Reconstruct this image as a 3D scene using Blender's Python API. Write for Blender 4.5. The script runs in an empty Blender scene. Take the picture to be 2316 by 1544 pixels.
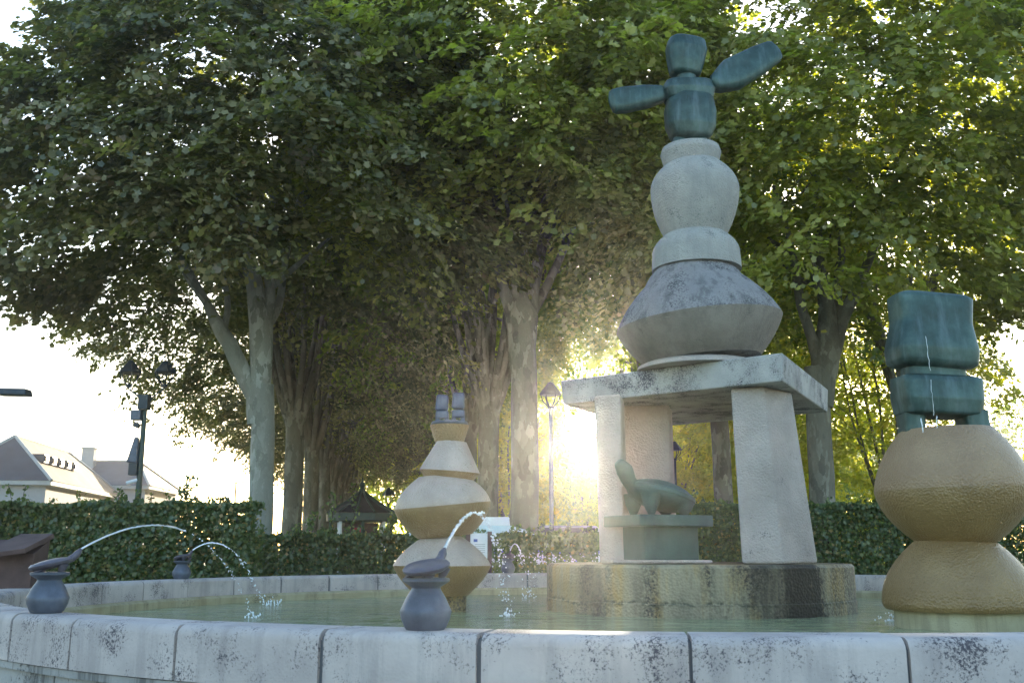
import bpy, bmesh, math, random
import numpy as np
from mathutils import Vector, Matrix, Euler

SC = bpy.context.scene
COL = SC.collection
R_ = math.radians
rng = np.random.default_rng(7)
random.seed(7)

# ------------------------------------------------------------------ camera
F = 2252.0; EYE = 1.08; TILT = math.atan((1246 - 772) / F)
cam_d = bpy.data.cameras.new("camera"); cam = bpy.data.objects.new("camera", cam_d); COL.objects.link(cam)
cam_d.sensor_width = 36; cam_d.lens = F / 2316 * 36; cam_d.clip_end = 2000; cam_d.clip_start = 0.05
cam.location = (0, 0, EYE); cam.rotation_euler = (math.pi / 2 + TILT, 0, 0)
SC.camera = cam

# ------------------------------------------------------------------ light
SUN = Vector((0.0705, 1.0, 0.128)).normalized()
EL = math.asin(SUN.z); AZ = math.atan2(SUN.x, SUN.y)
world = bpy.data.worlds.new("World"); SC.world = world; world.use_nodes = True
nt = world.node_tree; nt.nodes.clear()
def wn(t, **k):
    n = nt.nodes.new(t)
    for a, b in k.items(): setattr(n, a, b)
    return n
out = wn('ShaderNodeOutputWorld'); bg = wn('ShaderNodeBackground')
sky = wn('ShaderNodeTexSky'); sky.sky_type = 'NISHITA'; sky.sun_disc = False
sky.sun_elevation = EL; sky.sun_rotation = AZ; sky.dust_density = 1.6; sky.air_density = 1.0; sky.ozone_density = 1.8
bg.inputs['Strength'].default_value = 0.15
nt.links.new(sky.outputs[0], bg.inputs['Color'])
# the sun itself and its aureole, seen low through the trees
tc = wn('ShaderNodeTexCoord'); dt = wn('ShaderNodeVectorMath', operation='DOT_PRODUCT'); dt.inputs[1].default_value = SUN
nrm = wn('ShaderNodeVectorMath', operation='NORMALIZE')
nt.links.new(tc.outputs['Generated'], nrm.inputs[0]); nt.links.new(nrm.outputs[0], dt.inputs[0])
ac = wn('ShaderNodeMath', operation='ARCCOSINE'); nt.links.new(dt.outputs['Value'], ac.inputs[0])
def m(op, a, b=None):
    n = wn('ShaderNodeMath', operation=op)
    for i, v in enumerate((a, b)):
        if v is None: continue
        if isinstance(v, (int, float)): n.inputs[i].default_value = v
        else: nt.links.new(v, n.inputs[i])
    return n.outputs[0]
ang = ac.outputs[0]
core = m('MULTIPLY', m('LESS_THAN', ang, R_(1.0)), 60.0)
halo = m('MULTIPLY', m('EXPONENT', m('MULTIPLY', ang, -1 / R_(1.6))), 0.7)
bg2 = wn('ShaderNodeBackground'); bg2.inputs['Color'].default_value = (1, 0.86, 0.62, 1)
nt.links.new(m('ADD', core, halo), bg2.inputs['Strength'])
add = wn('ShaderNodeAddShader'); nt.links.new(bg.outputs[0], add.inputs[0]); nt.links.new(bg2.outputs[0], add.inputs[1])
nt.links.new(add.outputs[0], out.inputs['Surface'])

sun_d = bpy.data.lights.new("sun", 'SUN'); sun = bpy.data.objects.new("sun", sun_d); COL.objects.link(sun)
sun_d.energy = 4.6; sun_d.angle = R_(0.6); sun_d.color = (1, 0.86, 0.62)
sun.rotation_euler = SUN.to_track_quat('Z', 'Y').to_euler()
vs = SC.view_settings; vs.view_transform = 'Standard'; vs.look = 'None'; vs.gamma = 1; vs.use_curve_mapping = False
vs.exposure = 2.55
cy = SC.cycles
cy.max_bounces = 7; cy.diffuse_bounces = 4; cy.glossy_bounces = 3; cy.transmission_bounces = 5
cy.transparent_max_bounces = 6; cy.volume_bounces = 0; cy.sample_clamp_indirect = 6; cy.use_denoising = True
cy.volume_max_steps = 64

# ------------------------------------------------------------------ measuring helpers
CT, ST = math.cos(TILT), math.sin(TILT)
def ray(px, py):
    u = (px - 1158) / F; v = (py - 772) / F
    return Vector((u, CT + v * ST, ST - v * CT))
def at(px, py, Y):
    r = ray(px, py); return Vector((0, 0, EYE)) + r * (Y / r.y)
def on_plane(px, py, z):
    r = ray(px, py); return Vector((0, 0, EYE)) + r * ((z - EYE) / r.z)
def metre(z, Y): return (Y * CT + (z - EYE) * ST) / F      # metres per photo pixel there

# ------------------------------------------------------------------ materials
def mat(name, rough=0.8, spec=0.3):
    mt = bpy.data.materials.new(name); mt.use_nodes = True
    b = mt.node_tree.nodes['Principled BSDF']
    b.inputs['Roughness'].default_value = rough; b.inputs['Specular IOR Level'].default_value = spec
    return mt, mt.node_tree, b
def N(t, kind, **kw):
    n = t.nodes.new(kind)
    for k, v in kw.items():
        if k in n.inputs: n.inputs[k].default_value = v
        else: setattr(n, k, v)
    return n
def coords(t, scale=(1, 1, 1), world_space=False):
    tc = N(t, 'ShaderNodeNewGeometry') if world_space else N(t, 'ShaderNodeTexCoord')
    mp = N(t, 'ShaderNodeMapping'); mp.inputs['Scale'].default_value = scale
    t.links.new(tc.outputs['Position' if world_space else 'Object'], mp.inputs[0]); return mp.outputs[0]
def ramp(t, src, stops, interp='LINEAR'):
    r = N(t, 'ShaderNodeValToRGB'); r.color_ramp.interpolation = interp
    e = r.color_ramp.elements
    while len(e) < len(stops): e.new(0.5)
    for el, (p, c) in zip(e, stops):
        el.position = p; el.color = (c if len(c) == 4 else (*c, 1))
    t.links.new(src, r.inputs[0]); return r.outputs[0]
def mix(t, f, a, b, mode='MIX'):
    n = N(t, 'ShaderNodeMix', data_type='RGBA', blend_type=mode)
    for i, v in ((0, f), (6, a), (7, b)):
        if isinstance(v, (int, float)): n.inputs[i].default_value = v
        elif isinstance(v, tuple): n.inputs[i].default_value = (*v, 1) if len(v) == 3 else v
        else: t.links.new(v, n.inputs[i])
    return n.outputs[2]
def noise(t, co, s, d=4, r=0.6, dist=0):
    n = N(t, 'ShaderNodeTexNoise'); n.inputs['Scale'].default_value = s; n.inputs['Detail'].default_value = d
    n.inputs['Roughness'].default_value = r; n.inputs['Distortion'].default_value = dist
    t.links.new(co, n.inputs['Vector']); return n.outputs['Fac']
def bump(t, b, h, strength=0.4, dist=0.02):
    n = N(t, 'ShaderNodeBump'); n.inputs['Strength'].default_value = strength; n.inputs['Distance'].default_value = dist
    t.links.new(h, n.inputs['Height']); t.links.new(n.outputs[0], b.inputs['Normal'])
def flat(name, col, rough=0.7, metal=0, var=0.15, s=3, bs=0.15):
    mt, t, b = mat(name, rough); co = coords(t)
    n = noise(t, co, s)
    c2 = tuple(min(1, c * (1 + var)) for c in col); c1 = tuple(c * (1 - var) for c in col)
    t.links.new(ramp(t, n, [(0.3, c1), (0.7, c2)]), b.inputs['Base Color'])
    b.inputs['Metallic'].default_value = metal
    bump(t, b, noise(t, co, s * 14), bs, 0.01)
    return mt

def stone(name, light, mid, dark, speck=0.5, grain=70, gstr=0.5, gdist=0.01, streak=0.0, rough=0.85, spec=0.25, lich=12.0):
    mt, t, b = mat(name, rough, spec); co = coords(t)
    base = ramp(t, noise(t, co, 2.2, 5), [(0.3, mid), (0.65, light)])
    n1 = noise(t, co, lich * 5, 4, 0.7); n2 = noise(t, co, lich * 0.22, 5, 0.65, 0.15)
    mul = N(t, 'ShaderNodeMath', operation='MULTIPLY'); t.links.new(n1, mul.inputs[0]); t.links.new(n2, mul.inputs[1])
    sp = ramp(t, mul.outputs[0], [(0.36 - speck * 0.12, (0, 0, 0)), (0.44 - speck * 0.1, (1, 1, 1))])
    c = mix(t, sp, base, dark)
    if streak:
        cs = coords(t, (7, 7, 0.7)); st = ramp(t, noise(t, cs, 1.0, 5, 0.7), [(0.5, (0, 0, 0)), (0.62, (1, 1, 1))])
        f = N(t, 'ShaderNodeMath', operation='MULTIPLY'); f.inputs[1].default_value = streak; t.links.new(st, f.inputs[0])
        c = mix(t, f.outputs[0], c, dark)
    t.links.new(c, b.inputs['Base Color'])
    v = N(t, 'ShaderNodeTexVoronoi'); v.inputs['Scale'].default_value = grain; t.links.new(co, v.inputs['Vector'])
    g = N(t, 'ShaderNodeMath', operation='ADD'); t.links.new(v.outputs['Distance'], g.inputs[0]); t.links.new(noise(t, co, grain * 0.4, 5), g.inputs[1])
    bump(t, b, g.outputs[0], gstr, gdist)
    return mt

M = {}
M['coping'] = stone('limestone_coping', (0.55, 0.475, 0.44), (0.38, 0.325, 0.305), (0.085, 0.075, 0.085), 0.62, 60, 0.25, 0.006, streak=0.2, lich=15)
M['coping_low'] = stone('limestone_lower_course', (0.40, 0.38, 0.36), (0.24, 0.23, 0.22), (0.06, 0.055, 0.055), 0.6, 60, 0.3, 0.006, streak=0.7, lich=7)
M['inner'] = stone('limestone_inner_ledge', (0.46, 0.40, 0.26), (0.34, 0.28, 0.16), (0.10, 0.08, 0.06), 0.3, 60, 0.3, 0.006, streak=0.3)
M['mortar'] = flat('grey_mortar', (0.13, 0.13, 0.14), 0.9)
M['table'] = stone('pale_cast_stone', (0.50, 0.42, 0.37), (0.37, 0.31, 0.27), (0.10, 0.095, 0.10), 0.12, 42, 0.9, 0.012)
M['table_top'] = stone('lichened_cast_stone', (0.47, 0.45, 0.42), (0.33, 0.31, 0.29), (0.07, 0.065, 0.075), 1.0, 60, 0.5, 0.012, lich=14)
M['stone_grey'] = stone('weathered_grey_stone', (0.34, 0.32, 0.31), (0.24, 0.225, 0.22), (0.07, 0.065, 0.07), 0.95, 60, 0.9, 0.012, streak=0.5, lich=10)
M['stone_brown'] = stone('weathered_brown_stone', (0.30, 0.26, 0.22), (0.20, 0.17, 0.14), (0.08, 0.07, 0.06), 0.2, 60, 0.7, 0.012, streak=0.2, lich=26)
M['stone_green'] = stone('greenish_pale_stone', (0.42, 0.40, 0.36), (0.30, 0.29, 0.265), (0.15, 0.16, 0.15), 0.6, 50, 0.8, 0.012, streak=0.15, lich=12)
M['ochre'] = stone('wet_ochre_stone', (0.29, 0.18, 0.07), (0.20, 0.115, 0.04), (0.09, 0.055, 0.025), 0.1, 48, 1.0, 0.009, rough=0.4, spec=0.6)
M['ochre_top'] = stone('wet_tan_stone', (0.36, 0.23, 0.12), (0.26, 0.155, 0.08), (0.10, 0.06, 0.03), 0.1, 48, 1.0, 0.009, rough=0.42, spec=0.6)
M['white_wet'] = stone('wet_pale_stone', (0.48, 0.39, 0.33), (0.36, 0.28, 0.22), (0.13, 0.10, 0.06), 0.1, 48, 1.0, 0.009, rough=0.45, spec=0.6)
def drummat():
    mt, t, b = mat('stained_drum_stone', 0.6, 0.35); co = coords(t)
    base = ramp(t, noise(t, coords(t, (2.4, 2.4, .5)), 1.0, 4), [(0.35, (0.16, 0.13, 0.09)), (0.5, (0.31, 0.26, 0.17)), (0.62, (0.36, 0.24, 0.09)), (0.75, (0.30, 0.27, 0.20))])
    big = ramp(t, noise(t, coords(t, (1.5, 1.5, .25)), 1.0, 3, .5), [(0.42, (0, 0, 0)), (0.50, (1, 1, 1))])
    st = ramp(t, noise(t, coords(t, (5, 5, 0.8)), 1.0, 6, 0.75), [(0.34, (0, 0, 0)), (0.52, (1, 1, 1))])
    fine = ramp(t, noise(t, co, 30, 5, .7), [(0.42, (0.25, 0.25, 0.25)), (0.6, (1, 1, 1))])
    f = mix(t, 1.0, mix(t, 1.0, big, st, 'MULTIPLY'), fine, 'MULTIPLY')
    c = mix(t, f, base, (0.030, 0.022, 0.018))
    # tide line just above the water, and one wide dark run-off stain with ragged edges
    sp = N(t, 'ShaderNodeSeparateXYZ'); t.links.new(co, sp.inputs[0])
    wx = N(t, 'ShaderNodeMath', operation='MULTIPLY_ADD'); t.links.new(noise(t, coords(t, (6, 6, 1.2)), 1, 6, .75), wx.inputs[0]); wx.inputs[1].default_value = .9; t.links.new(sp.outputs[0], wx.inputs[2])
    dv = N(t, 'ShaderNodeMath', operation='MULTIPLY'); dv.inputs[1].default_value = .5; t.links.new(wx.outputs[0], dv.inputs[0])
    wet = ramp(t, dv.outputs[0], [(0.30, (0, 0, 0)), (0.40, (.75, .75, .75)), (0.50, (.2, .2, .2)), (0.56, (.95, .95, .95)), (0.72, (.95, .95, .95)), (0.76, (0, 0, 0))])
    c = mix(t, wet, c, (0.032, 0.024, 0.018))
    wob = N(t, 'ShaderNodeMath', operation='MULTIPLY_ADD'); t.links.new(noise(t, coords(t, (3, 3, 3)), 1, 4), wob.inputs[0]); wob.inputs[1].default_value = .16; t.links.new(sp.outputs[2], wob.inputs[2])
    tide = ramp(t, wob.outputs[0], [(0.50, (0, 0, 0)), (0.565, (.0, .0, .0)), (0.60, (1, 1, 1)), (0.635, (0, 0, 0))])
    c = mix(t, mix(t, 1.0, tide, ramp(t, noise(t, co, 14, 5, .7), [(0.42, (0, 0, 0)), (0.58, (1, 1, 1))]), 'MULTIPLY'), c, (0.05, 0.045, 0.025))
    t.links.new(c, b.inputs['Base Color']); v = N(t, 'ShaderNodeTexVoronoi'); v.inputs['Scale'].default_value = 34; t.links.new(co, v.inputs['Vector'])
    bump(t, b, v.outputs['Distance'], .8, .01); return mt
M['drum_old'] = stone('stained_drum_stone', (0.40, 0.32, 0.18), (0.26, 0.20, 0.11), (0.035, 0.025, 0.02), 0.55, 45, 0.8, 0.015, streak=0.95, rough=0.6)

M['drum'] = drummat()
def bronze():
    mt, t, b = mat('green_bronze', 0.42, 0.5); co = coords(t)
    n = noise(t, co, 2.5, 5, 0.65); n2 = noise(t, coords(t, (6, 6, 0.8)), 2, 4)
    c = ramp(t, n, [(0.3, (0.016, 0.034, 0.030)), (0.5, (0.036, 0.072, 0.064)), (0.72, (0.085, 0.145, 0.13))])
    c = mix(t, ramp(t, n2, [(0.5, (0, 0, 0)), (0.75, (0.6, 0.6, 0.6))]), c, (0.12, 0.17, 0.18))
    t.links.new(c, b.inputs['Base Color']); b.inputs['Metallic'].default_value = 0.35
    bump(t, b, noise(t, co, 25, 5), 0.2, 0.01); return mt
M['bronze'] = bronze()
M['bronze_light'] = flat('verdigris_bronze', (0.12, 0.155, 0.125), 0.5, 0.15, 0.3, 2)
M['bronze_blue'] = flat('blue_grey_bronze', (0.105, 0.115, 0.145), 0.45, 0.25, 0.3, 8)
M['bronze_brown'] = flat('violet_brown_bronze', (0.12, 0.105, 0.125), 0.42, 0.25, 0.25, 10)

def bark(name, pale, mid, dark):
    mt, t, b = mat(name, 0.85, 0.2); co = coords(t, (1, 1, 0.45), True)
    v = N(t, 'ShaderNodeTexVoronoi', feature='F1'); v.inputs['Scale'].default_value = 7
    d = N(t, 'ShaderNodeVectorMath', operation='ADD')
    nn = N(t, 'ShaderNodeTexNoise'); nn.inputs['Scale'].default_value = 9; nn.inputs['Detail'].default_value = 4; t.links.new(co, nn.inputs['Vector'])
    sc = N(t, 'ShaderNodeVectorMath', operation='SCALE'); sc.inputs['Scale'].default_value = 0.25; t.links.new(nn.outputs['Color'], sc.inputs[0])
    t.links.new(co, d.inputs[0]); t.links.new(sc.outputs[0], d.inputs[1]); t.links.new(d.outputs[0], v.inputs['Vector'])
    sepc = N(t, 'ShaderNodeSeparateColor'); t.links.new(v.outputs['Color'], sepc.inputs[0])
    c = ramp(t, sepc.outputs[0], [(0.0, dark), (0.3, mid), (0.6, mid), (0.85, pale)])
    c = mix(t, ramp(t, noise(t, co, 1.3, 5), [(0.42, (0, 0, 0)), (0.6, (0.8, 0.8, 0.8))]), c, tuple(x * 0.75 for x in mid))
    c = mix(t, ramp(t, noise(t, co, 40, 4), [(0.62, (0, 0, 0)), (0.7, (0.6, 0.6, 0.6))]), c, pale)
    t.links.new(c, b.inputs['Base Color'])
    bump(t, b, noise(t, co, 12, 6, 0.7), 0.7, 0.04); return mt
M['bark_pale'] = bark('pale_plane_bark', (0.42, 0.43, 0.39), (0.28, 0.29, 0.25), (0.16, 0.17, 0.14))
M['bark'] = bark('plane_bark', (0.26, 0.25, 0.20), (0.17, 0.155, 0.12), (0.10, 0.09, 0.07))

def leafmat(name, stops, tr=0.45, trcol=(0.16, 0.22, 0.02), gloss=0.06):
    mt = bpy.data.materials.new(name); mt.use_nodes = True; t = mt.node_tree; t.nodes.clear()
    o = N(t, 'ShaderNodeOutputMaterial'); a = N(t, 'ShaderNodeAttribute'); a.attribute_name = 'rnd'
    c = ramp(t, a.outputs['Fac'], stops)
    d = N(t, 'ShaderNodeBsdfDiffuse'); t.links.new(c, d.inputs['Color'])
    tl = N(t, 'ShaderNodeBsdfTranslucent')
    tcol = mix(t, 1.0, mix(t, 1.0, c, (2.1, 2.5, 0.8), 'MULTIPLY'), trcol, 'ADD'); t.links.new(tcol, tl.inputs['Color'])
    ms = N(t, 'ShaderNodeMixShader'); ms.inputs[0].default_value = tr
    t.links.new(d.outputs[0], ms.inputs[1]); t.links.new(tl.outputs[0], ms.inputs[2])
    g = N(t, 'ShaderNodeBsdfGlossy'); g.inputs['Roughness'].default_value = 0.45; g.inputs['Color'].default_value = (0.8, 0.85, 0.8, 1)
    m2 = N(t, 'ShaderNodeMixShader'); m2.inputs[0].default_value = gloss
    t.links.new(ms.outputs[0], m2.inputs[1]); t.links.new(g.outputs[0], m2.inputs[2]); t.links.new(m2.outputs[0], o.inputs['Surface'])
    return mt
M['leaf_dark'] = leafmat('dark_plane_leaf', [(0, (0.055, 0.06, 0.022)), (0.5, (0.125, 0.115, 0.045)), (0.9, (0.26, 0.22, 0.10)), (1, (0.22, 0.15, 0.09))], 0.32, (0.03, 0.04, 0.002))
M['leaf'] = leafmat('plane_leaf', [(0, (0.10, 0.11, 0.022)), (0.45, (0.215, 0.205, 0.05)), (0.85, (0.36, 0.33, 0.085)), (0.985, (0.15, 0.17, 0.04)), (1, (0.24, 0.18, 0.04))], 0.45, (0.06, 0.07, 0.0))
M['leaf_far'] = leafmat('far_leaf', [(0, (0.06, 0.10, 0.014)), (0.6, (0.14, 0.155, 0.022)), (1, (0.24, 0.22, 0.022))], 0.55, (0.05, 0.10, 0.0))
M['leaf_yellow'] = leafmat('sunlit_yellow_leaf', [(0, (0.10, 0.13, 0.015)), (0.5, (0.17, 0.20, 0.02)), (1, (0.36, 0.28, 0.02))], 0.6, (0.36, 0.24, 0.0))  # golden glow of low sun through leaves put into the colour itself
M['leaf_hedge'] = leafmat('hedge_leaf', [(0, (0.035, 0.058, 0.018)), (0.6, (0.07, 0.105, 0.03)), (0.93, (0.12, 0.145, 0.04)), (1, (0.26, 0.17, 0.05))], 0.3, (0.02, 0.03, 0.0))
M['twig'] = flat('dark_twig', (0.05, 0.04, 0.03), 0.9)

def watermat():
    mt, t, b = mat('pond_water', 0.06, 0.5); co = coords(t, (1, 1.9, 1), True)
    c = ramp(t, noise(t, co, 0.7, 3), [(0.3, (0.24, 0.26, 0.13)), (0.7, (0.36, 0.38, 0.22))])
    t.links.new(c, b.inputs['Base Color']); b.inputs['IOR'].default_value = 1.33
    a = noise(t, co, 5, 3, 0.55, 0.4); a2 = noise(t, co, 16, 3)
    s = N(t, 'ShaderNodeMath', operation='MULTIPLY_ADD'); s.inputs[1].default_value = 0.35; t.links.new(a2, s.inputs[0]); t.links.new(a, s.inputs[2])
    bump(t, b, s.outputs[0], 0.35, 0.04); return mt
M['water'] = watermat()
def jetmat():
    mt, t, b = mat('falling_water', 0.12, 0.6); b.inputs['Base Color'].default_value = (0.93, 0.96, 1, 1)
    b.inputs['Transmission Weight'].default_value = 0.15; b.inputs['IOR'].default_value = 1.33
    bump(t, b, noise(t, coords(t), 90), 0.5, 0.01); return mt
M['jet'] = jetmat()
M['ground'] = flat('gravel_ground', (0.24, 0.21, 0.17), 0.95, 0, 0.3, 6, 0.5)
M['grass'] = flat('lawn', (0.06, 0.09, 0.025), 0.95, 0, 0.3, 4, 0.6)
M['slate'] = flat('blue_slate_roof', (0.045, 0.05, 0.07), 0.55, 0, 0.2, 1.5)
M['tile'] = flat('mossy_tile_roof', (0.12, 0.09, 0.065), 0.75, 0, 0.35, 0.8)
M['render'] = flat('white_render_wall', (0.36, 0.35, 0.36), 0.9, 0, 0.06)
M['trim'] = flat('pale_stone_trim', (0.40, 0.39, 0.38), 0.8, 0, 0.08)
M['darkglass'] = flat('dark_window_glass', (0.03, 0.035, 0.045), 0.12)
M['iron'] = flat('dark_painted_iron', (0.035, 0.045, 0.055), 0.45, 0.3)
M['green_iron'] = flat('green_painted_iron', (0.05, 0.075, 0.07), 0.5, 0.2)
M['lampglass'] = flat('frosted_lamp_glass', (0.55, 0.55, 0.5), 0.2)
M['corten'] = flat('brown_rusted_steel', (0.10, 0.06, 0.055), 0.7, 0.1, 0.25, 5)
M['white'] = flat('white_paint', (0.72, 0.74, 0.76), 0.4, 0, 0.04)
M['awning'] = flat('pale_blue_white_vinyl', (0.60, 0.72, 0.76), 0.45, 0, 0.05)
M['carpaint'] = flat('silver_car_paint', (0.35, 0.36, 0.38), 0.3, 0.4, 0.05)
M['roofdark'] = flat('dark_board_roof', (0.05, 0.045, 0.05), 0.7, 0, 0.2, 5)
M['red'] = flat('red_panel', (0.3, 0.03, 0.03), 0.6)
M['blueprint'] = flat('blue_print', (0.05, 0.09, 0.3), 0.6)
M['petal'] = flat('white_petal', (0.7, 0.7, 0.75), 0.7)
M['petal_blue'] = flat('blue_petal', (0.2, 0.2, 0.6), 0.7)

# ------------------------------------------------------------------ mesh helpers
def tag(o, label=None, cat=None, group=None, kind=None):
    if label: o['label'] = label
    if cat: o['category'] = cat
    if group: o['group'] = group
    if kind: o['kind'] = kind
    return o
def empty(name, loc, label=None, cat=None, group=None, rz=0):
    o = bpy.data.objects.new(name, None); COL.objects.link(o); o.location = loc; o.rotation_euler = (0, 0, rz)
    o.empty_display_size = 0.2
    return tag(o, label, cat, group)
def link(name, me, material=None, parent=None):
    if material is not None and not me.materials: me.materials.append(material)
    o = bpy.data.objects.new(name, me); COL.objects.link(o)
    if parent is not None: o.parent = parent
    return o
class MB:
    def __init__(s): s.v = []; s.f = []
    def add(s, vs, fs):
        n = len(s.v); s.v += [tuple(x) for x in vs]; s.f += [tuple(i + n for i in f) for f in fs]
    def box(s, c, size, rot=None, top=(1, 1)):
        R = rot or Matrix.Identity(3); vs = []
        for z in (-.5, .5):
            k = top if z > 0 else (1, 1)
            for x, y in ((-.5, -.5), (.5, -.5), (.5, .5), (-.5, .5)):
                vs.append(Vector(c) + R @ Vector((x * size[0] * k[0], y * size[1] * k[1], z * size[2])))
        s.add(vs, [(3, 2, 1, 0), (4, 5, 6, 7), (0, 1, 5, 4), (1, 2, 6, 5), (2, 3, 7, 6), (3, 0, 4, 7)])
    def hexa(s, b, t):   # four bottom, four top corners
        s.add(list(b) + list(t), [(3, 2, 1, 0), (4, 5, 6, 7), (0, 1, 5, 4), (1, 2, 6, 5), (2, 3, 7, 6), (3, 0, 4, 7)])
    def lathe(s, prof, c=(0, 0, 0), seg=48, rot=None, squash=1):
        R = rot or Matrix.Identity(3); c = Vector(c); vs = []; fs = []
        for r, z in prof:
            for k in range(seg):
                a = 2 * math.pi * k / seg; vs.append(c + R @ Vector((r * math.cos(a), r * squash * math.sin(a), z)))
        for i in range(len(prof) - 1):
            for k in range(seg):
                k2 = (k + 1) % seg; fs.append((i * seg + k, i * seg + k2, (i + 1) * seg + k2, (i + 1) * seg + k))
        fs.append(tuple(reversed(range(seg)))); fs.append(tuple(range((len(prof) - 1) * seg, len(prof) * seg)))
        s.add(vs, fs)
    def tube(s, pts, rad, seg=10, wob=0.0):
        pts = [Vector(p) for p in pts]; n = len(pts); vs = []; fs = []
        t0 = (pts[1] - pts[0]).normalized(); ref = Vector((1, 0, 0)) if abs(t0.x) < .8 else Vector((0, 1, 0))
        for i, p in enumerate(pts):
            t = (pts[min(i + 1, n - 1)] - pts[max(i - 1, 0)]).normalized()
            a = ref - t * ref.dot(t); a.normalize(); b = t.cross(a); ref = a
            r = rad[i] if hasattr(rad, '__len__') else rad
            for k in range(seg):
                an = 2 * math.pi * k / seg; rr = r * (1 + wob * math.sin(3 * an + i * 1.3) + wob * random.uniform(-.5, .5))
                vs.append(p + (a * math.cos(an) + b * math.sin(an)) * rr)
        for i in range(n - 1):
            for k in range(seg):
                k2 = (k + 1) % seg; fs.append((i * seg + k, i * seg + k2, (i + 1) * seg + k2, (i + 1) * seg + k))
        fs.append(tuple(reversed(range(seg)))); fs.append(tuple(range((n - 1) * seg, n * seg)))
        s.add(vs, fs)
    def ell(s, c, rad, rot=None, seg=20, rings=12, power=1.0):
        R = rot or Matrix.Identity(3); c = Vector(c); vs = []; fs = []
        sp = lambda x: math.copysign(abs(x) ** power, x)
        for i in range(1, rings):
            ph = -math.pi / 2 + math.pi * i / rings
            for k in range(seg):
                th = 2 * math.pi * k / seg
                vs.append(c + R @ Vector((rad[0] * sp(math.cos(ph)) * sp(math.cos(th)), rad[1] * sp(math.cos(ph)) * sp(math.sin(th)), rad[2] * sp(math.sin(ph)))))
        for i in range(rings - 2):
            for k in range(seg):
                k2 = (k + 1) % seg; fs.append((i * seg + k, i * seg + k2, (i + 1) * seg + k2, (i + 1) * seg + k))
        vs.append(c + R @ Vector((0, 0, -rad[2]))); vs.append(c + R @ Vector((0, 0, rad[2]))); n = len(vs)
        for k in range(seg):
            k2 = (k + 1) % seg; fs.append((n - 2, k2, k)); o = (rings - 2) * seg; fs.append((n - 1, o + k, o + k2))
        s.add(vs, fs)
    def build(s, name, material, parent=None, smooth=None, bevel=0, origin=None):
        me = bpy.data.meshes.new(name); o0 = Vector(origin) if origin is not None else None
        me.from_pydata([tuple(Vector(v) - o0) for v in s.v] if o0 is not None else s.v, [], s.f)
        if smooth is not None:
            me.shade_smooth()
            try: me.set_sharp_from_angle(angle=R_(smooth))
            except Exception: pass
        o = link(name, me, material, parent)
        if o0 is not None: o.location = o0
        if bevel:
            b = o.modifiers.new('bevel', 'BEVEL'); b.width = bevel; b.segments = 3; b.limit_method = 'ANGLE'; b.angle_limit = R_(30)
            me.shade_smooth()
            w = o.modifiers.new('wn', 'WEIGHTED_NORMAL'); w.keep_sharp = True
        return o
def rot3(x=0, y=0, z=0): return Euler((x, y, z)).to_matrix()
def catmull(P, n=5):
    P = [Vector(p) for p in P]; out = []
    for i in range(len(P) - 1):
        a = P[max(i - 1, 0)]; b = P[i]; c = P[i + 1]; d = P[min(i + 2, len(P) - 1)]
        for k in range(n):
            t = k / n; out.append(0.5 * ((2 * b) + (c - a) * t + (2 * a - 5 * b + 4 * c - d) * t * t + (3 * b - a - 3 * c + d) * t ** 3))
    out.append(P[-1]); return out
def lerpl(L, n):
    return [float(x) for x in np.interp(np.linspace(0, len(L) - 1, n), range(len(L)), L)]

# leaves: one polygon each, built with numpy
STAR = []
for a, r in ((-90, .30), (-60, .56), (-28, .85), (-4, .50), (28, 1.02), (58, .52), (90, 1.2), (122, .52), (152, 1.02), (184, .50), (208, .85), (240, .56)):
    STAR.append((r * math.cos(R_(a)), r * math.sin(R_(a)), 0.10 * r * abs(math.cos(R_(a))) * -1))
STAR = np.array(STAR)
STAR8 = np.array([(r * math.cos(R_(a)), r * math.sin(R_(a)), -.1 * r * abs(math.cos(R_(a)))) for a, r in ((-90, .3), (-36, .88), (0, .48), (36, 1.02), (90, 1.2), (144, 1.02), (180, .48), (216, .88))])
DIA = np.array([(0, -1, 0), (.75, -.25, -.1), (.45, .5, 0), (0, 1.1, -.05), (-.5, .45, 0), (-.75, -.2, -.1)])
RHO = np.array([(0, -1, 0), (.6, 0, 0), (0, 1, 0), (-.6, 0, 0)])
RHW = np.array([(0, -.95, 0), (.85, .1, -.1), (0, 1, 0), (-.85, .1, -.1)])
def leaf_arrays(P, Nn, size, tmpl):
    n = len(P); Nn = Nn / np.linalg.norm(Nn, axis=1, keepdims=True)
    r = rng.normal(size=(n, 3)); r[:, 2] -= 1.6          # tips hang
    t = r - (r * Nn).sum(1, keepdims=True) * Nn; t /= np.linalg.norm(t, axis=1, keepdims=True)
    b = np.cross(Nn, t); s = (size * rng.uniform(.6, 1.25, n))[:, None, None]
    return (P[:, None, :] + s * (tmpl[None, :, 0, None] * b[:, None, :] + tmpl[None, :, 1, None] * t[:, None, :] + tmpl[None, :, 2, None] * Nn[:, None, :]))
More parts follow.
